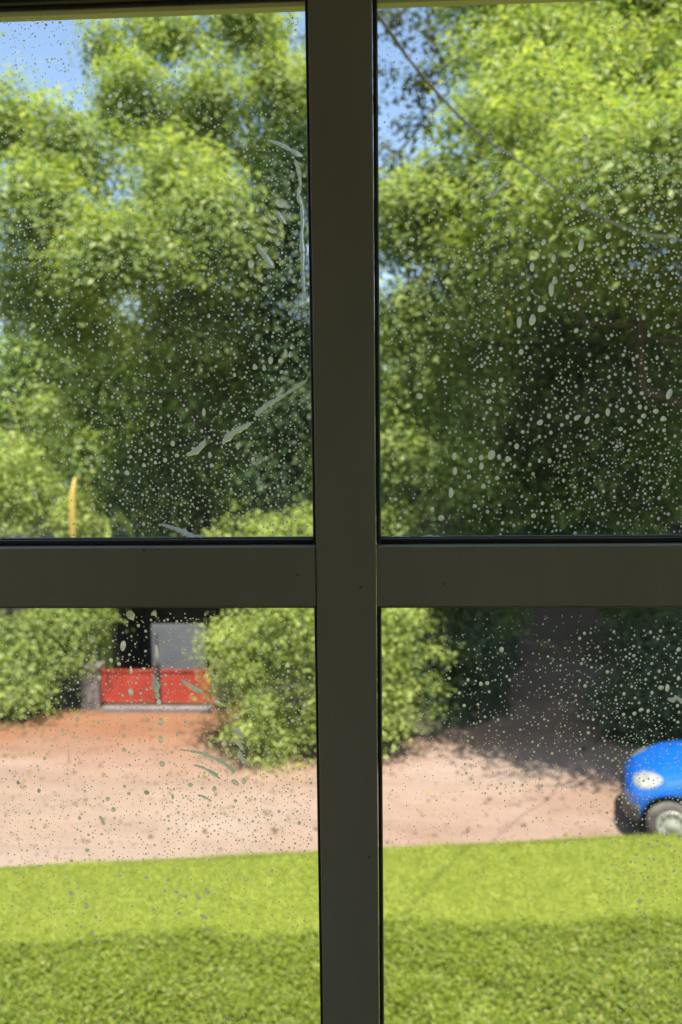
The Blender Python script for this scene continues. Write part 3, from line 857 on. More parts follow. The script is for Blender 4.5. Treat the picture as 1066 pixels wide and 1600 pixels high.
for p in body.data.polygons:
    c = p.center
    p.use_smooth = True
    for s in AXLES:
        rr = math.hypot(c.x + s, c.z - TYRE_R - 0.01)
        if rr < 0.364 and abs(c.y) < 0.75 and (abs(rr - 0.36) < 0.006 and abs(p.normal.x * (c.x + s) + p.normal.z * (c.z - TYRE_R - .01)) / max(rr, .01) > 0.9 or (abs(abs(p.normal.y)) > 0.98 and abs(c.y) < 0.60)):
            p.material_index = 1; p.use_smooth = False
# glasshouse
def cabin_ring(s, z0, z1, w0, w1, n=24):
    ring = []
    for k in range(n):
        th = 2 * math.pi * k / n
        c, sn = math.cos(th), math.sin(th)
        z = (z0 + z1) / 2 + math.copysign(abs(sn) ** .45, sn) * (z1 - z0) / 2
        t = (z - z0) / max(z1 - z0, 1e-3)
        y = math.copysign(abs(c) ** .42, c) * (w0 + (w1 - w0) * t)
        ring.append(Vector((-s, y, z)))
    return ring
cab_s = [(0.98, .90, 1.03, .60, .52), (1.15, .90, 1.20, .66, .55), (1.33, .90, 1.38, .69, .57), (1.5, .90, 1.475, .70, .58), (1.8, .90, 1.52, .70, .58), (2.4, .90, 1.51, .70, .58), (2.8, .90, 1.44, .69, .56), (3.02, .90, 1.25, .66, .54), (3.15, .90, 1.04, .60, .50)]
cabin = bm_obj('cabin', loft([cabin_ring(*c) for c in cab_s]), MAT['car_glass'], car, smooth=True)
cabin.data.materials.append(MAT['car_blue'])
for p in cabin.data.polygons:
    if p.normal.z > 0.75 and 1.35 < -p.center.x < 2.95: p.material_index = 1
for sd in (-1, 1):
    tube_obj('roof_pillar', [(-0.96, sd * .60, 1.02), (-1.14, sd * .60, 1.2), (-1.33, sd * .60, 1.38), (-1.52, sd * .59, 1.475)], [.035] * 4, MAT['car_blue'], car, 8)
    tube_obj('roof_pillar', [(-1.95, sd * .715, 1.0), (-1.95, sd * .64, 1.3), (-1.95, sd * .58, 1.5)], [.035] * 3, MAT['car_blue'], car, 8)
    tube_obj('roof_pillar', [(-3.12, sd * .62, 1.0), (-2.98, sd * .60, 1.25), (-2.8, sd * .57, 1.43)], [.05] * 3, MAT['car_blue'], car, 8)
    tube_obj('roof_rail', [(-1.50, sd * .60, 1.468), (-1.9, sd * .605, 1.505), (-2.4, sd * .605, 1.495), (-2.82, sd * .58, 1.42)], [.03] * 4, MAT['car_blue'], car, 8)
    bm = bmesh.new()
    bmesh.ops.create_uvsphere(bm, u_segments=14, v_segments=10, radius=1.0)
    for v in bm.verts: v.co = Vector((-1.12 + v.co.x * .05, sd * (.83 + 0) + v.co.y * .085, 1.03 + v.co.z * .065))
    bm_obj('mirror', bm, MAT['car_plastic'], car, smooth=True)
    # headlamp: lens shell following the corner of the wing
    V, Q = [], []
    nu, nv = 12, 10
    for i in range(nu + 1):
        for j in range(nv + 1):
            u = i / nu * 2 - 1; v = j / nv * 2 - 1
            a = math.sqrt(max(0, 1 - v * v * .5)) * u; b = math.sqrt(max(0, 1 - u * u * .5)) * v
            s = 0.275 + a * 0.17; z = 0.770 + a * 0.062 + b * 0.058
            bulge = 0.012 * (1 - max(abs(u), abs(v)) ** 4) + 0.002
            V.append(tuple(on_body(s, z, sd, bulge)))
    for i in range(nu):
        for j in range(nv):
            o = i * (nv + 1) + j
            Q.append((o, o + 1, o + nv + 2, o + nv + 1))
    hl = mesh_obj('headlight', np_mesh('headlight', V, quads=Q, smooth=True), MAT['lamp'], car)
    for nm_, sc_, zc__, r_, mt_ in (('reflector', 0.235, 0.757, 0.040, 'hub'), ('reflector', 0.325, 0.790, 0.032, 'hub')):
        V2, T2 = [tuple(on_body(sc_, zc__, sd, 0.020))], []
        for k in range(16):
            th = 2 * math.pi * k / 16
            V2.append(tuple(on_body(sc_ + r_ * 1.1 * math.cos(th), zc__ + r_ * .7 * math.sin(th), sd, 0.0165)))
            T2.append((0, 1 + k, 1 + (k + 1) % 16))
        mesh_obj(nm_, np_mesh(nm_, V2, tris=T2), MAT[mt_], hl)
    # door with handle: thin seam lines proud of the flank
    for s0 in (1.02, 1.98):
        tube_obj('door_seam', [on_body(s0, z, sd, 0.0005) for z in (.30, .45, .6, .75, .9)], [.004] * 5, MAT['car_black'], car, 5)
    tube_obj('door_handle', [on_body(s, .82, sd, .014) for s in (1.74, 1.80, 1.87)], [.012, .015, .012], MAT['car_plastic'], car, 6)
    tube_obj('bonnet_seam', [on_body(q, interp(q, Z_BOT) + (interp(q, Z_TOP) - interp(q, Z_BOT)) * (0.86 + 0.03 * q), sd, 0.0005) for q in (.18, .3, .42, .55, .7, .85, .98)], [.0035] * 7, MAT['car_black'], car, 5)
    V = [tuple(on_body(q, z, sd, 0.003)) for q in (.86, .92) for z in (.74, .775)]
    mesh_obj('indicator', np_mesh('indicator', V, quads=[(0, 1, 3, 2)]), MAT['lamp_amber'], car)
# bumper band round the nose
def bumper(name, sgn_rear=False):
    path = []
    samples = [0.185, 0.15, 0.11, 0.07, 0.04, 0.02, 0.0]
    for s in samples: path.append((s, -1))
    for s in reversed(samples): path.append((s, 1))
    prof = [(0.004, 0.265), (0.020, 0.28), (0.030, 0.34), (0.034, 0.38), (0.030, 0.43), (0.020, 0.475), (0.004, 0.49), (-0.03, 0.47), (-0.03, 0.28)]
    rings = []
    for s, sd in path:
        hw = interp(s, HALF)
        nx = 1.0 if s < 0.05 else max(0.0, 1 - s / 0.25)
        ring = [Vector((-s + off * nx, sd * (hw + off * (1 - 0.6 * nx)), z)) for off, z in prof]
        rings.append(ring)
    return loft(rings)
bm_obj('bumper', bumper('bumper'), MAT['car_plastic'], car, smooth=True)
# wheels
for s in AXLES:
    for sd in (-1, 1):
        wm = Matrix.Translation((-s, sd * 0.665, TYRE_R))
        bm = bmesh.new()
        prof = [(0.185, -0.085), (0.25, -0.09), (0.275, -0.075), (TYRE_R, -0.05), (TYRE_R, 0.05), (0.275, 0.075), (0.25, 0.09), (0.185, 0.085)]
        lathe_bm(bm, prof, 36, wm)
        wh = bm_obj('wheel', bm, MAT['tyre'], car, smooth=True)
        bm = bmesh.new()
        y = sd * 0.088
        prof = [(0.192, y * .97), (0.185, y * 1.10), (0.165, y * 1.02), (0.12, y * 0.96), (0.07, y * 1.03), (0.045, y * 1.14), (0.001, y * 1.16)]
        lathe_bm(bm, prof, 36, wm)
        hc = bm_obj('hubcap', bm, MAT['hub'], wh, smooth=True)
        bm = bmesh.new()
        for k in range(10):
            a = 2 * math.pi * k / 10
            M = wm @ Matrix.Rotation(a, 4, 'Y') @ Matrix.Translation((0.138, y * 1.0, 0))
            lathe_bm(bm, [(0.014, -0.003), (0.014, 0.003)], 10, M)
        bm_obj('vent_hole', bm, MAT['car_black'], wh)
CAR_YAW = math.pi + R(-15)
cw = on_plane(1051, 1287, 9.95)
# put the near front wheel where the photograph shows it
rot = Matrix.Rotation(CAR_YAW, 3, 'Z')
near_side = 1      # heading -X: the flank towards the camera is local +Y
wl = rot @ Vector((-AXLES[0], near_side * 0.75, TYRE_R))
car.location = (cw.x - wl.x, cw.y - wl.y, 0.008)
car.rotation_euler = (0, 0, CAR_YAW)
print('CAR', car.location, 'wheel z', cw.z)

# ------------------------------------------------------------------ cable object with the two poles that carry it
cpts = [Vector((-0.62, 1.48, 6.70)), Vector((-0.25, 2.4, 6.74))] + cab + [cab[-1] + Vector((0.55, 1.4, 0.12)), cab[-1] + Vector((1.3, 3.6, 0.7)), cab[-1] + Vector((2.2, 6.6, 1.8))]
def smooth_path(pts, n):
    out = []
    for i in range(len(pts) - 1):
        p0, p1, p2, p3 = pts[max(i - 1, 0)], pts[i], pts[i + 1], pts[min(i + 2, len(pts) - 1)]
        for k in range(n):
            t = k / n
            out.append(0.5 * ((2 * p1) + (p2 - p0) * t + (2 * p0 - 5 * p1 + 4 * p2 - p3) * t * t + (3 * p1 - p0 - 3 * p2 + p3) * t ** 3))
    return out + [pts[-1]]
cp = smooth_path(cpts, 5)
o = tube_obj('service_cable', cp, [0.0078 + 0.0014 * math.sin(i * 1.7) for i in range(len(cp))], MAT['cable'], None, 8)
tag(o, 'thin grey cable sagging from the house eaves towards the great tree', 'cable')

# ------------------------------------------------------------------ rough leafy bank in front of the lawn
def cover_points(g, n):
    x = g.uniform(-6.2, 6.2, n)
    r = np.array([rough_edge(a) for a in x])
    y = 4.2 + (r - 4.2) * np.sqrt(g.uniform(0, 1, n))
    return x, y
g = np.random.default_rng(91)
tx, ty = cover_points(g, 7000)
# tussocks: height varies in drifts, with small hollows between
hv = 0.5 + 0.5 * np.sin(tx * 3.1 + 1.3 * np.sin(ty * 2.7)) * np.sin(ty * 4.3 + np.sin(tx * 1.9))
th_ = 0.035 + (0.02 + 0.09 * np.clip((np.array([rough_edge(a) for a in tx]) - ty) / 1.2, 0, 1)) * hv + g.uniform(0, 0.03, len(tx))
keep = (g.uniform(0, 1, len(tx)) < 0.45 + 0.6 * hv)
tx, ty, th_ = tx[keep], ty[keep], th_[keep]
cnt = 62
idx = np.repeat(np.arange(len(tx)), cnt)
off = g.normal(0, 1, (len(idx), 3)) * np.array([0.055, 0.055, 0.35])
P = np.stack([tx[idx] + off[:, 0], ty[idx] + off[:, 1], LAWN_Z + th_[idx] * (0.75 + off[:, 2])], 1)
P[:, 2] = np.maximum(P[:, 2], LAWN_Z + 0.01)
tw = off / np.array([0.055, 0.055, 0.35]) + np.array([0, 0, 1.2])
tw /= np.linalg.norm(tw, axis=1)[:, None]
V, T = leaf_arrays(P, 0.032, 92, 0.9, 0.0, 0.40, tw, 0.2)
o = mesh_obj('ground_cover', np_mesh('ground_cover', V, tris=T), MAT['cover'])
tag(o, 'rough leafy green ground cover in front of the mown grass', 'ground cover', kind='stuff')
bm = bmesh.new()
prev = None
for x in np.linspace(-7, 7, 60):
    row = [bm.verts.new((x, 3.9, LAWN_Z + 0.004)), bm.verts.new((x, rough_edge(x) - 0.03, LAWN_Z + 0.004))]
    if prev: bm.faces.new((prev[0], row[0], row[1], prev[1]))
    prev = row
o = bm_obj('planting_bed', bm, MAT['cover_soil']); tag(o, kind='structure')

# ------------------------------------------------------------------ window
def wx(px, py=855): return on_plane(px, py, WIN_Y).x
def wz(py, px=540): return on_plane(px, py, WIN_Y).z
# front faces of the bars lie on y = WIN_Y
MX0 = (on_plane(481, 20, WIN_Y).x + on_plane(493.5, 820, WIN_Y).x + on_plane(503.5, 1525, WIN_Y).x) / 3
MX1 = (on_plane(581.7, 20, WIN_Y).x + on_plane(586, 820, WIN_Y).x + on_plane(592.4, 1525, WIN_Y).x) / 3
TZ1 = (on_plane(200, 855, WIN_Y).z + on_plane(900, 855, WIN_Y).z) / 2
TZ0 = (on_plane(200, 950, WIN_Y).z + on_plane(900, 947, WIN_Y).z) / 2
TOPZ = (on_plane(0, -23, WIN_Y).z + on_plane(460, -35, WIN_Y).z) / 2
print('WINDOW', MX0, MX1, TZ0, TZ1, TOPZ)
PW = 0.62                        # pane width
LX, RX = MX0 - PW, MX1 + PW      # inner edges of the outer frame
BZ = TZ0 - 0.74
DEP = 0.055
GY = WIN_Y + 0.030               # the glass plane
win = empty('window', (0, 0, 0)); tag(win, 'dark bronze four pane window spattered with soapy water', 'window')
BV = 0.0022
box_obj('mullion', MX0, MX1, WIN_Y, WIN_Y + DEP, BZ, TOPZ, MAT['frame'], win, BV, 3)
gap = 0.0006
box_obj('transom', LX, MX0 - gap, WIN_Y + 0.0008, WIN_Y + DEP - 0.001, TZ0, TZ1, MAT['frame'], win, BV, 3)
box_obj('transom', MX1 + gap, RX, WIN_Y + 0.0008, WIN_Y + DEP - 0.001, TZ0, TZ1, MAT['frame'], win, BV, 3)
FR = 0.07
box_obj('top_rail', LX - FR, RX + FR, WIN_Y - 0.004, WIN_Y + DEP + 0.004, TOPZ + 0.0003, TOPZ + FR, MAT['frame'], win, BV, 3)
box_obj('bottom_rail', LX - FR, RX + FR, WIN_Y - 0.004, WIN_Y + DEP + 0.004, BZ - FR, BZ - 0.0003, MAT['frame'], win, BV, 3)
box_obj('stile', LX - FR, LX - gap, WIN_Y, WIN_Y + DEP, BZ, TOPZ, MAT['frame'], win, BV, 3)
box_obj('stile', RX + gap, RX + FR, WIN_Y, WIN_Y + DEP, BZ, TOPZ, MAT['frame'], win, BV, 3)
panes = {'upper left': (LX, MX0, TZ1, TOPZ), 'upper right': (MX1, RX, TZ1, TOPZ), 'lower left': (LX, MX0, BZ, TZ0), 'lower right': (MX1, RX, BZ, TZ0)}
GW = 0.0042
for nm_, (x0, x1, z0, z1) in panes.items():
    p = mesh_obj('glass_pane', np_mesh('glass_pane', [(x0, GY, z0), (x1, GY, z0), (x1, GY, z1), (x0, GY, z1)], quads=[(0, 1, 2, 3)]), MAT['pane'], win)
    p['label'] = nm_ + ' pane of wet glass'
    # rubber gasket strips round each pane, on the room side
    ya, yb = GY - 0.0085, GY - 0.0008
    e = 0.0005
    for (a, b, c, d) in ((x0 + e, x0 + GW, z0 + e, z1 - e), (x1 - GW, x1 - e, z0 + e, z1 - e), (x0 + GW + e, x1 - GW - e, z0 + e, z0 + GW * 1.2), (x0 + GW + e, x1 - GW - e, z1 - GW, z1 - e)):
        box_obj('gasket', a, b, ya, yb, c, d, MAT['gasket'], win, 0.0012, 2)
    # thin bead of old sealant outside, along the head and sides
    for (a, b, c, d) in ((x0 + GW * .3, x1 - GW * .3, z1 - GW * 1.9, z1 - GW * 0.2), (x0 + .0005, x0 + GW * 1.25, z0 + GW, z1 - GW * 2.0), (x1 - GW * 1.25, x1 - .0005, z0 + GW, z1 - GW * 2.0), (x0 + GW, x1 - GW, z0 + .0005, z0 + GW * 1.5)):
        box_obj('sealant_bead', a, b, GY + 0.0006, GY + 0.006, c, d, MAT['sealant'], win, 0.0008, 1)

# house wall round the window, and the room behind the camera
WT = 0.22
zf, zc_ = 3.70, 6.55
wl0, wl1 = -2.6, 2.6
Wy0, Wy1 = WIN_Y - 0.02, WIN_Y + WT
for nm_, (x0, x1, z0, z1) in {'wall': (wl0, LX - FR - .001, zf, zc_)}.items():
    pass
def wall(nm, x0, x1, y0, y1, z0, z1, mat):
    o = box_obj(nm, x0, x1, y0, y1, z0, z1, mat); tag(o, kind='structure'); return o
wall('window_wall', wl0, LX - FR - .001, Wy0, Wy1, zf, zc_, MAT['plaster'])
wall('window_wall', RX + FR + .001, wl1, Wy0, Wy1, zf, zc_, MAT['plaster'])
wall('window_wall', LX - FR, RX + FR, Wy0, Wy1, TOPZ + FR + .001, zc_, MAT['plaster'])
wall('window_wall', LX - FR, RX + FR, Wy0, Wy1, zf, BZ - FR - .001, MAT['plaster'])
wall('facade_wall', wl0 - 3, wl1 + 3, Wy0, Wy1, 0, zf - .002, MAT['facade'])
for xa, xb in ((wl0 - .2, wl0 - .001), (wl1 + .001, wl1 + .2)):  # gap in each wall is added, unseen, to bring sky light onto the window bars
    wall('side_wall', xa, xb, -0.4, Wy1, zf, zc_, MAT['plaster'])
    wall('side_wall', xa, xb, -3.6, -2.9, zf, zc_, MAT['plaster'])
    wall('side_wall', xa, xb, -2.899, -0.401, zf, 4.5, MAT['plaster'])
    wall('side_wall', xa, xb, -2.899, -0.401, 6.1, zc_, MAT['plaster'])
wall('back_wall', wl0, wl1, -3.6, -3.4, zf, zc_, MAT['plaster'])
wall('floor', wl0 - .2, wl1 + .2, -5.2, Wy0 - .001, zf - .2, zf - .001, MAT['tile'])
wall('ceiling', wl0 - .2, wl1 + .2, -5.4, Wy1 + .45, zc_ + .001, zc_ + .2, MAT['plaster'])

# ------------------------------------------------------------------ water on the glass
MM = WIN_Y / F_PX               # metres per photo pixel at the window (close to head-on)
DY = GY + 0.0004
def gpt(px, py):
    p = on_plane(px, py, DY); return p.x, p.z

def dome_arrays(seg=12, rings=3, seed=0, wob=0.0, height=0.45):
    g = np.random.default_rng(seed)
    a1, a2, p1, p2 = g.normal(0, wob, 2).tolist() + g.uniform(0, 6.28, 2).tolist()
    V = [(0, height, 0)]
    for r in range(1, rings + 1):
        t = r / rings
        rad = math.sin(t * math.pi / 2); h = height * math.cos(t * math.pi / 2)
        for k in range(seg):
            th = 2 * math.pi * k / seg
            rr = rad * (1 + t * (a1 * math.cos(2 * th + p1) + a2 * math.cos(3 * th + p2)))
            V.append((rr * math.cos(th), h, rr * math.sin(th)))
    T, Q = [], []
    for k in range(seg): T.append((0, 1 + (k + 1) % seg, 1 + k))
    for r in range(rings - 1):
        o = 1 + r * seg
        for k in range(seg): Q.append((o + k, o + (k + 1) % seg, o + seg + (k + 1) % seg, o + seg + k))
    return np.array(V), np.array(T), np.array(Q)

dome_meshes = []
for s in range(8):
    V, T, Q = dome_arrays(14, 3, 200 + s, 0.07)
    me = np_mesh('water_drop', V, quads=Q, tris=T, smooth=True)
    me.materials.append(MAT['drop'])
    dome_meshes.append(me)

# drops measured on the photograph: (origin of the enlarged quarter), then x, y, half width, half height[, tilt] in half pixels
BIG = {
 (533, 430): [(626,105,12,11),(557,147,8,18),(598,140,10,18),(668,14,8,9),(745,28,9,9),(657,45,8,22),(735,173,7,8),(587,74,7,7),(563,240,8,9),(580,226,6,6),(500,327,7,7),(477,343,7,7),(478,362,6,6),(462,394,8,8),(243,340,8,6),(245,378,12,9,-.5),(325,332,6,6),(332,160,8,9),(276,148,5,6),(373,134,6,6),(470,562,11,17,-.4),(494,568,7,8),(522,575,10,10),(438,570,8,8),(439,597,7,12),(405,578,8,9),(354,566,8,12),(356,612,7,14),(400,630,7,7),(344,680,8,17),(313,759,10,10),(418,722,7,7),(285,732,8,8),(602,752,8,8),(549,535,7,10),(622,460,11,8,.6),(738,445,12,7,.6),(770,453,8,12,-.4),(834,428,7,13),(800,440,7,7),(879,421,9,7,.4),(934,412,7,8),(984,425,9,8),(946,440,8,8),(933,456,7,8),(1008,449,10,8),(1026,371,9,17,-.3),(904,363,6,9),(940,369,7,6),(963,329,7,6),(874,481,7,7),(862,535,6,6),(988,258,6,6),(963,187,6,6),(1021,160,7,8),(946,132,6,7),(500,230,6,6),(445,522,5,6),(455,430,5,5),(707,443,7,7),(650,440,6,9),(656,492,6,6),(690,468,6,6),(620,505,6,6),(568,490,6,6),(620,580,6,6),(652,580,7,7),(590,592,6,6),(543,598,6,6),(488,634,7,7),(445,660,7,8),(630,713,6,6),(505,775,6,6),(185,760,6,6),(170,700,7,6),(683,98,6,6),(835,88,6,6),(992,30,8,8),(832,257,6,6),(838,318,6,6),(1010,485,6,6),(972,482,6,6),(783,357,6,6),(670,385,5,5),(700,535,6,6)],
 (533, 0): [(764,510,10,16),(735,500,8,9),(763,433,9,12),(836,737,8,11),(824,771,7,7),(750,767,8,20),(722,838,10,12),(668,880,8,8),(664,808,7,12),(597,835,7,14),(633,757,7,10),(653,830,6,6),(568,856,6,6),(914,767,7,7),(954,831,6,6),(743,887,8,8),(800,808,6,7),(222,748,10,6),(185,756,6,6),(152,705,8,8),(348,830,8,8),(572,634,7,8),(687,568,6,6),(634,572,6,6),(1018,520,6,6),(757,643,9,11),(990,887,7,7),(868,590,6,6),(888,575,6,6),(865,800,6,6),(1035,835,6,6),(220,828,6,6),(525,716,6,6),(478,607,12,8,.6),(412,612,8,10)],
 (0, 430): [(797,287,8,9),(826,290,6,10),(846,266,8,12),(878,268,9,7,-.6),(893,243,6,12),(913,225,7,7),(850,327,7,6),(865,288,5,5),(475,466,6,9),(438,549,7,6),(540,526,7,10),(553,563,7,7),(516,578,8,7),(397,618,10,7,-.4),(368,614,6,6),(285,570,6,7),(286,598,6,8),(450,594,7,7),(662,595,7,7),(656,562,7,9),(791,575,7,7),(345,720,5,6),(415,733,6,5),(449,778,6,6),(411,783,6,6),(637,428,6,12),(690,430,5,7),(45,357,10,6,-.7),(172,705,8,8),(110,685,8,14,.5),(206,655,14,7,-.7),(350,636,6,6),(408,568,6,6),(325,606,6,6),(320,524,6,6),(496,549,6,6),(486,586,6,6),(828,42,9,8),(885,12,8,7),(920,18,7,8),(842,6,8,6),(653,127,6,6),(502,394,6,6),(456,258,6,6),(530,268,5,5),(733,312,6,6),(762,420,6,7),(880,302,6,6),(908,248,6,10),(92,338,6,6),(70,325,5,5),(25,392,7,6),(150,330,6,6),(50,455,6,6),(358,765,6,6)],
 (0, 0): [(880,635,20,14,-.3),(850,720,16,8,-.4),(768,705,8,10),(785,825,10,14),(910,847,7,8),(886,873,8,8),(842,865,7,7),(870,760,8,8),(755,440,7,7),(375,328,10,10),(497,280,10,10),(455,290,9,9),(545,270,9,9),(408,315,7,7),(345,300,7,7),(805,655,7,7),(840,690,6,6),(105,63,4,6),(144,77,5,5),(188,70,5,5),(740,340,7,7),(690,205,7,7)],
 (0, 930): [(385,158,10,18,-.2),(490,180,8,26),(409,303,9,16),(410,235,6,14),(497,335,8,14),(502,395,7,15),(502,450,7,14),(507,527,11,9,.4),(372,215,7,7),(347,204,7,9),(450,230,7,6),(310,258,8,10),(433,95,6,6),(388,483,8,7),(388,440,8,6),(140,510,6,6),(242,388,7,8),(122,610,6,6),(57,587,6,6),(460,617,9,7),(735,585,15,9,-.6),(763,582,7,11),(670,605,7,10),(595,593,8,8),(632,603,6,5),(953,345,8,12),(680,335,14,8,-.3),(915,393,7,7),(740,383,10,8,-.3),(700,463,9,12),(670,300,7,7),(455,175,5,5),(405,186,5,5),(462,390,8,7),(195,422,5,7),(232,430,4,4),(163,470,4,4),(555,435,6,7),(580,395,6,6),(308,397,6,5)],
 (0, 1200): [(458,77,9,8),(355,130,9,8),(337,97,8,7),(249,157,6,7),(122,72,6,6),(57,45,6,6),(403,80,6,6),(540,90,6,9),(736,103,6,7),(273,257,8,7),(224,290,6,5),(872,136,5,6),(935,172,7,6),(748,163,5,6),(527,190,5,5),(223,392,9,9),(270,432,7,13),(300,465,5,8,-.2),(288,515,8,8),(312,545,7,7),(253,498,6,5),(620,404,7,11,.5),(648,386,7,14,.5),(637,465,16,7,-.5),(650,513,11,6,-.5),(552,388,8,7),(582,402,6,8),(703,413,6,6),(480,443,7,6),(458,343,8,6),(525,352,6,6),(375,336,8,4),(52,328,6,5),(125,306,10,4),(850,322,6,6),(390,57,6,6),(92,143,5,5),(358,157,5,5),(277,209,5,5),(318,207,6,4),(650,215,5,5),(880,540,6,6),(560,455,6,6),(515,385,6,6)],
 (533, 930): [(502,170,7,10),(397,265,6,6),(437,277,7,7),(457,275,7,7),(370,306,5,6),(338,260,6,5),(385,345,6,6),(1020,290,8,12),(1000,289,9,8),(972,305,6,6),(938,358,8,7),(960,362,6,7),(917,370,7,7),(883,373,6,6),(1055,170,7,8),(1055,260,6,8),(1053,397,6,5)],
 (533, 1250): [(1020,105,8,10),(1055,115,7,7),(1040,222,6,6),(1042,160,5,5),(933,317,9,8),(948,360,6,8),(972,147,5,5),(950,203,4,4)],
}
def pane_of(px, py):
    return ('upper' if py < 900 else 'lower') + ' ' + ('left' if px < 540 else 'right')
taken = []
singles = []
for (oxx, oyy), lst in BIG.items():
    for t in lst:
        x, y, rx, ry = t[:4]; tilt = t[4] if len(t) > 4 else 0.0
        singles.append((oxx + x / 2, oyy + y / 2, rx / 2, ry / 2, tilt))
# random smaller drops: zone, how many, radius range in photo pixels
ZONES = [((2, 24, 470, 420), 1674, 0.9, 1.9), ((2, 300, 484, 838), 2418, 1.0, 2.6), ((140, 640, 484, 838), 781, 1.2, 2.6), ((360, 230, 480, 640), 297, 1.4, 3.2),
         ((600, 30, 1150, 330), 781, 0.9, 1.7), ((740, 250, 1150, 836), 1860, 1.2, 3.0), ((860, 560, 1150, 836), 613, 1.2, 2.8), ((600, 330, 770, 836), 483, 1.1, 2.6), ((880, 230, 1066, 480), 483, 1.6, 3.4),
         ((2, 958, 490, 1110), 1041, 1.0, 2.7), ((2, 1095, 490, 1345), 1190, 0.9, 2.2), ((250, 1180, 490, 1330), 483, 1.2, 2.8), ((2, 1330, 494, 1640), 1153, 0.9, 2.0), ((300, 1040, 490, 1190), 297, 1.2, 2.6),
         ((720, 1010, 1120, 1240), 781, 1.0, 2.5), ((600, 958, 1120, 1320), 558, 0.8, 1.6), ((900, 980, 1120, 1180), 297, 1.4, 3.0), ((940, 1230, 1120, 1640), 409, 1.0, 2.6), ((602, 1310, 1120, 1640), 409, 0.8, 1.5), ((960, 1150, 1120, 1290), 297, 1.2, 2.4)]
ZONES += [((2, 958, 492, 1340), 700, 0.7, 1.5), ((602, 958, 1100, 1320), 500, 0.7, 1.4), ((2, 1340, 494, 1620), 400, 0.7, 1.4), ((2, 24, 480, 838), 1200, 0.7, 1.3), ((600, 20, 1100, 836), 900, 0.7, 1.4)]
g = np.random.default_rng(404)
cell = 8.0
grid = {}
def can(px, py, r):
    cx, cy = int(px // cell), int(py // cell)
    for i in range(cx - 2, cx + 3):
        for j in range(cy - 2, cy + 3):
            for (x, y, q) in grid.get((i, j), ()):
                if (x - px) ** 2 + (y - py) ** 2 < (1.15 * (r + q) + 0.45) ** 2: return False
    return True
def put(px, py, r): grid.setdefault((int(px // cell), int(py // cell)), []).append((px, py, r))
for s in singles: put(s[0], s[1], max(s[2], s[3]))
small = []
for (x0, y0, x1, y1), n, r0, r1 in ZONES:
    for _ in range(n):
        px, py = g.uniform(x0, x1), g.uniform(y0, y1)
        r = r0 + (r1 - r0) * g.uniform(0, 1) ** 2.6
        if 462 < px < 606 and (px > 486 or py < 0) and px < 600: continue
        if 836 < py < 958: continue
        if not can(px, py, r): continue
        put(px, py, r)
        small.append((px, py, r, r * g.uniform(0.9, 1.25), 0.0))
small.sort(key=lambda t: -t[2] * t[3])
N_SINGLE = 290
singles.sort(key=lambda t: -t[2] * t[3])
extra = max(0, N_SINGLE - len(singles))
shown = [t for t in small if 0 < t[0] < 1066 and 0 < t[1] < 1598][:extra]
individual = singles[:N_SINGLE] + shown
shown_set = set(shown)
rest = singles[N_SINGLE:] + [t for t in small if t not in shown_set]
print('DROPS', len(singles), len(small))
gr = random.Random(8)
drop_labels = []
for (px, py, rx, ry, tilt) in individual:
    x, z = gpt(px, py)
    o = bpy.data.objects.new('water_drop', gr.choice(dome_meshes))
    o.location = (x, DY, z)
    o.rotation_euler = (0, -tilt, 0)
    h = min(rx, ry) * MM
    o.scale = (rx * MM, h, ry * MM)
    link(o)
    drop_labels.append((o, rx, ry, tilt, px, py))
def drop_words(rx, ry, tilt, px, py):
    big = max(rx, ry)
    size = 'largest' if big >= 6 else 'medium' if big >= 3.6 else 'smaller'
    if abs(tilt) > .1: shape = 'slanting oval'
    elif ry > 1.45 * rx: shape = 'tall'
    elif rx > 1.3 * ry: shape = 'flat wide'
    else: shape = 'round'
    return '%s %s' % (size, shape)
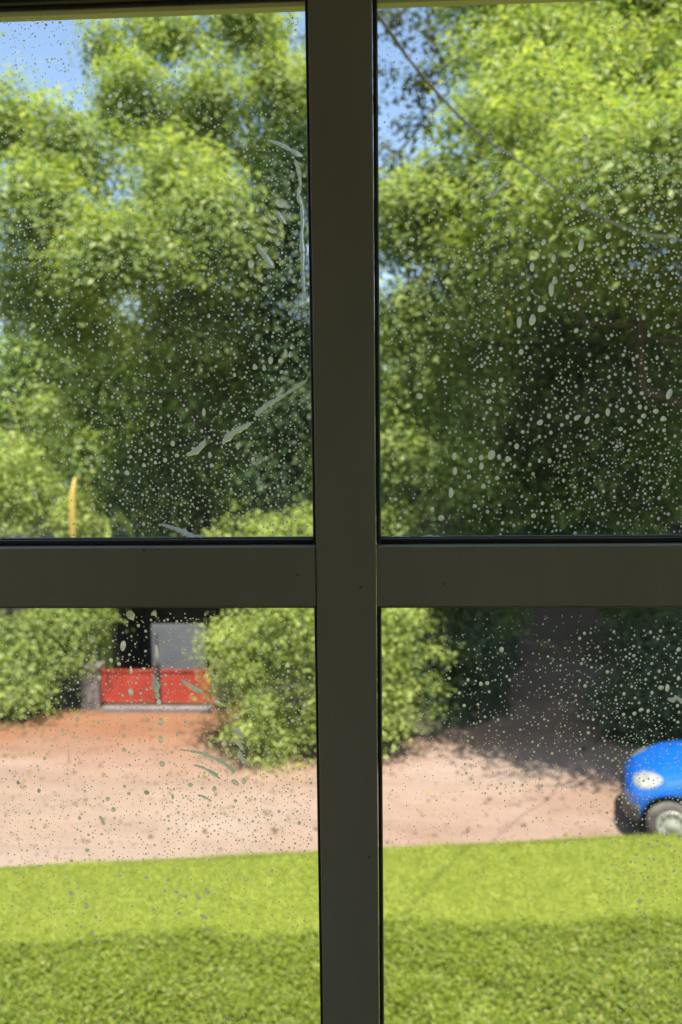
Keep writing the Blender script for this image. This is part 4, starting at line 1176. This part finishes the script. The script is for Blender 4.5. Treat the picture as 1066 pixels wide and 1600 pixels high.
REGIONS = [('over the grey shed door', 236, 970, 322, 1042), ('over the left leaf of the red gate', 155, 1042, 247, 1100), ('over the right leaf of the red gate', 247, 1042, 335, 1100), ('over the dark opening of the shed', 165, 955, 236, 1042),
           ('over the green bush at the left edge', 0, 955, 165, 1110), ('over the rounded bush', 320, 955, 490, 1185), ('over the pale sand near the left edge', 0, 1100, 170, 1340), ('over the middle of the sandy drive', 170, 1100, 330, 1335), ('over the sand beside the upright bar', 330, 1185, 490, 1330),
           ('over the mown grass near the left edge', 0, 1340, 170, 1470), ('over the middle of the mown grass', 170, 1330, 330, 1470), ('over the mown grass beside the upright bar', 330, 1325, 500, 1470), ('over the rough ground cover', 0, 1470, 500, 1600),
           ('over the blue car', 970, 1150, 1066, 1295), ('over the dark bush behind the car', 930, 955, 1066, 1160), ('over the dark lane', 760, 955, 930, 1230), ('over the shaded bush by the lane', 600, 955, 760, 1140), ('over the mown grass below the car', 900, 1295, 1066, 1440), ('over the rough ground cover right of the bar', 600, 1440, 1066, 1600),
           ('over the sky in the top left corner', 0, 0, 130, 120), ('high on the airy tree', 130, 0, 360, 230), ('on the airy tree beside the upright bar', 360, 0, 490, 330), ('beside the water run down the bar', 360, 330, 490, 480), ('just above the long slanting soap streak', 360, 480, 490, 600), ('under the long slanting soap streak', 390, 600, 490, 720), ('between the left edge and the yellow green bush', 0, 560, 110, 720), ('over the yellow green bush at the left edge', 0, 720, 130, 840),
           ('left of the thick soap smear', 130, 640, 290, 760), ('low in the dark gap above the transom', 130, 760, 490, 840), ('in the middle of the upper left pane', 110, 330, 390, 640), ('beside the forked soap streak', 290, 640, 390, 760),
           ('high beside the sagging cable', 600, 0, 900, 330), ('below the low end of the cable', 900, 330, 1066, 460), ('on the slender tree near the bar, high up', 600, 330, 720, 560), ('low on the slender tree near the bar', 600, 560, 720, 700), ('over the bright upper crown at the right', 900, 0, 1066, 330), ('at the foot of the slender tree', 600, 700, 740, 840), ('under the middle of the cable', 720, 330, 900, 480), ('across the dark middle of the great tree', 720, 480, 900, 620), ('in the dark centre right of the pane', 900, 460, 1066, 600), ('in the dense row at the right edge', 940, 600, 1066, 700), ('in the dense row left of the right edge', 800, 600, 940, 700), ('in the row left of the dense rows', 690, 620, 800, 760), ('near the lower edge, low on the great tree', 740, 700, 1066, 840)]
def where(px, py):
    for lab, x0, y0, x1, y1 in REGIONS:
        if x0 <= px < x1 and y0 <= py < y1: return lab
    print('NOREGION', px, py)
    return 'outside the middle of the view'
kinds_of_drop = {}
for t in drop_labels:
    pn_ = pane_of(t[4], t[5])
    lab = '%s water drop %s' % (drop_words(*t[1:]), where(t[4], t[5]))
    kinds_of_drop.setdefault(lab, []).append((t[0], pn_))
ORD = ['highest', 'second highest', 'third highest', 'fourth highest', 'fifth highest', 'sixth highest', 'seventh highest', 'eighth highest', 'ninth highest', 'tenth highest', 'eleventh highest', 'twelfth highest']
for lab, lst in kinds_of_drop.items():
    lst.sort(key=lambda t: -t[0].location.z)
    for k, (o, pn_) in enumerate(lst):
        if len(lst) == 1: one = lab
        elif len(lst) == 2: one = ('upper ', 'lower ')[k] + lab
        elif k == len(lst) - 1: one = 'lowest ' + lab
        else: one = ORD[k] + ' ' + lab
        tag(o, one, 'water drop', 'drops of soapy water on the %s pane' % pn_)
for pn_ in panes:
    Vd, Td, Qd = dome_arrays(8, 2, 1, 0.0)
    Vs, Ts, Qs = [], [], []
    k = 0
    for (px, py, rx, ry, tilt) in rest:
        if pane_of(px, py) != pn_: continue
        x, z = gpt(px, py)
        rx2, ry2 = rx * MM, ry * MM
        Vs.append(Vd * np.array([rx2, min(rx2, ry2), ry2]) + np.array([x, DY, z]))
        Ts.append(Td + k); Qs.append(Qd + k); k += len(Vd)
    me = np_mesh('fine_drops', np.concatenate(Vs), quads=np.concatenate(Qs), tris=np.concatenate(Ts), smooth=True)
    o = mesh_obj('fine_drops', me, MAT['mist'])
    tag(o, 'fine spatter of tiny water drops covering the %s pane' % pn_, 'water drops', kind='stuff')

# streaks and runs of soapy water: points (x, y, half width) in photo pixels
STREAKS = [
 ('long pale soap streak slanting up to the bar on the upper left pane', [(480,594,2.0),(465,604,3.0),(452,612,2.6),(440,620,3.6),(428,627,4.0),(416,634,4.6),(405,643,3.6),(399,650,2.4)]),
 ('thick forked soap streak in the middle of the upper left pane', [(393,660,2.4),(384,666,4.2),(372,672,4.6),(362,678,5.2),(354,686,5.4),(348,691,3.2)]),
 ('short fat soap smear below the forked streak', [(291,711,3.2),(300,708,4.6),(310,702,4.4),(317,694,4.6),(321,687,2.8)]),
 ('soap run at the bottom edge of the upper left pane', [(251,819,1.8),(264,823,3.0),(276,827,3.8),(288,832,5.2),(298,838,6.0),(315,842,4.0)]),
 ('ragged run of water down the upper left pane beside the bar', [(462,250,2.0),(468,270,4.0),(470,290,2.8),(466,305,4.2),(473,322,3.4),(474,345,4.8),(472,368,3.2),(474,395,5.6),(474,420,3.0),(475,445,4.2),(477,470,2.0)]),
 ('bent water streak high beside the bar', [(418,219,1.6),(434,224,3.2),(450,232,3.6),(464,240,4.4),(474,244,2.4)]),
 ('slanting water streak beside the vertical run', [(432,330,3.0),(438,338,4.6),(444,346,3.6),(448,350,2.0)]),
 ('long knobbly streak left of the vertical run', [(402,380,2.8),(408,392,5.0),(416,402,4.4),(422,412,5.2),(429,418,2.6)]),
 ('tall tailed drip across the red gate on the lower left pane', [(239,1054,1.6),(243,1064,4.8),(244,1074,5.6),(245,1084,4.2),(247,1092,3.0)]),
 ('long curved streak over the sandy drive on the lower left pane', [(280,1171,1.2),(298,1174,2.0),(314,1177,2.6),(330,1183,3.4),(346,1190,4.0),(358,1198,4.4),(366,1208,3.6)]),
 ('second curved streak just below the long one', [(302,1195,1.4),(316,1199,2.4),(328,1205,3.6),(338,1212,4.2),(343,1217,2.6)]),
 ('grey streak crossing the right red gate leaf', [(283,1062,2.0),(294,1070,3.6),(306,1077,4.2),(318,1082,3.2)]),
 ('upper slanting streak on the rounded bush', [(365,1135,2.0),(371,1142,4.0),(377,1149,4.4),(381,1153,2.4)]),
 ('middle slanting streak on the rounded bush', [(366,1153,2.0),(372,1160,4.2),(378,1168,4.0),(381,1172,2.0)]),
 ('lower slanting streak on the rounded bush', [(372,1174,2.0),(376,1181,3.8),(381,1189,3.6),(384,1194,2.0)]),
 ('dumbbell shaped streak on the pale sand', [(309,1243,2.6),(316,1244,2.2),(324,1248,3.2),(331,1252,2.4)]),
 ('thin upright streak on the pale sand', [(156,1275,2.0),(159,1281,3.0),(162,1288,3.4),(163,1290,2.0)]),
 ('hooked soap smear at the right edge of the lower right pane', [(1043,1092,3.2),(1052,1094,3.8),(1058,1090,2.8),(1066,1096,3.6),(1076,1098,2.2)]),
 ('drip hanging from the transom over the dark shed, nearer the left edge', [(199,956,6.0),(204,960,5.6),(207,966,3.4),(209,970,1.2)]),
 ('drip hanging from the transom over the grey shed door', [(238,956,5.0),(242,959,4.2),(244,963,2.4),(245,966,1.0)]),
 ('line of foam along the bottom edge of the upper right pane', [(600,842,2.0),(622,840,3.2),(650,842,2.2),(672,839,4.0),(690,842,3.2),(720,843,2.2),(760,841,3.0),(800,843,1.8)]),
 ('faint water trail near the top of the slender tree', [(758,310,2.0),(770,304,4.4),(780,296,3.0),(790,288,3.2),(797,282,1.6)]),
]
for si, (lab, pts) in enumerate(STREAKS):
    g = np.random.default_rng(700 + si)
    # resample finely with a wobbling width
    P = np.array(pts, float)
    d = np.concatenate([[0], np.cumsum(np.hypot(np.diff(P[:, 0]), np.diff(P[:, 1])))])
    n = max(8, int(d[-1] / 2.2))
    t = np.linspace(0, d[-1], n)
    X = np.interp(t, d, P[:, 0]); Y = np.interp(t, d, P[:, 1]); Wd = 0.92 * np.interp(t, d, P[:, 2]) * (1 + 0.32 * np.convolve(g.normal(0, 1, n), [.25, .5, .25], 'same'))
    Wd[0] *= .35; Wd[-1] *= .35
    ang = np.arctan2(np.gradient(Y), np.gradient(X))
    V, Q = [], []
    m = 7
    for i in range(n):
        for k in range(m):
            u = k / (m - 1) * 2 - 1
            qx = X[i] - math.sin(ang[i]) * u * Wd[i]; qy = Y[i] + math.cos(ang[i]) * u * Wd[i]
            x, z = gpt(qx, qy)
            V.append((x, DY + 0.42 * Wd[i] * MM * math.sqrt(max(0, 1 - u * u)), z))
        if i:
            o_ = (i - 1) * m
            for k in range(m - 1): Q.append((o_ + k, o_ + k + 1, o_ + m + k + 1, o_ + m + k))
    o = mesh_obj('water_streak', np_mesh('water_streak', V, quads=Q, smooth=True), MAT['streak'])
    tag(o, lab, 'water streak')
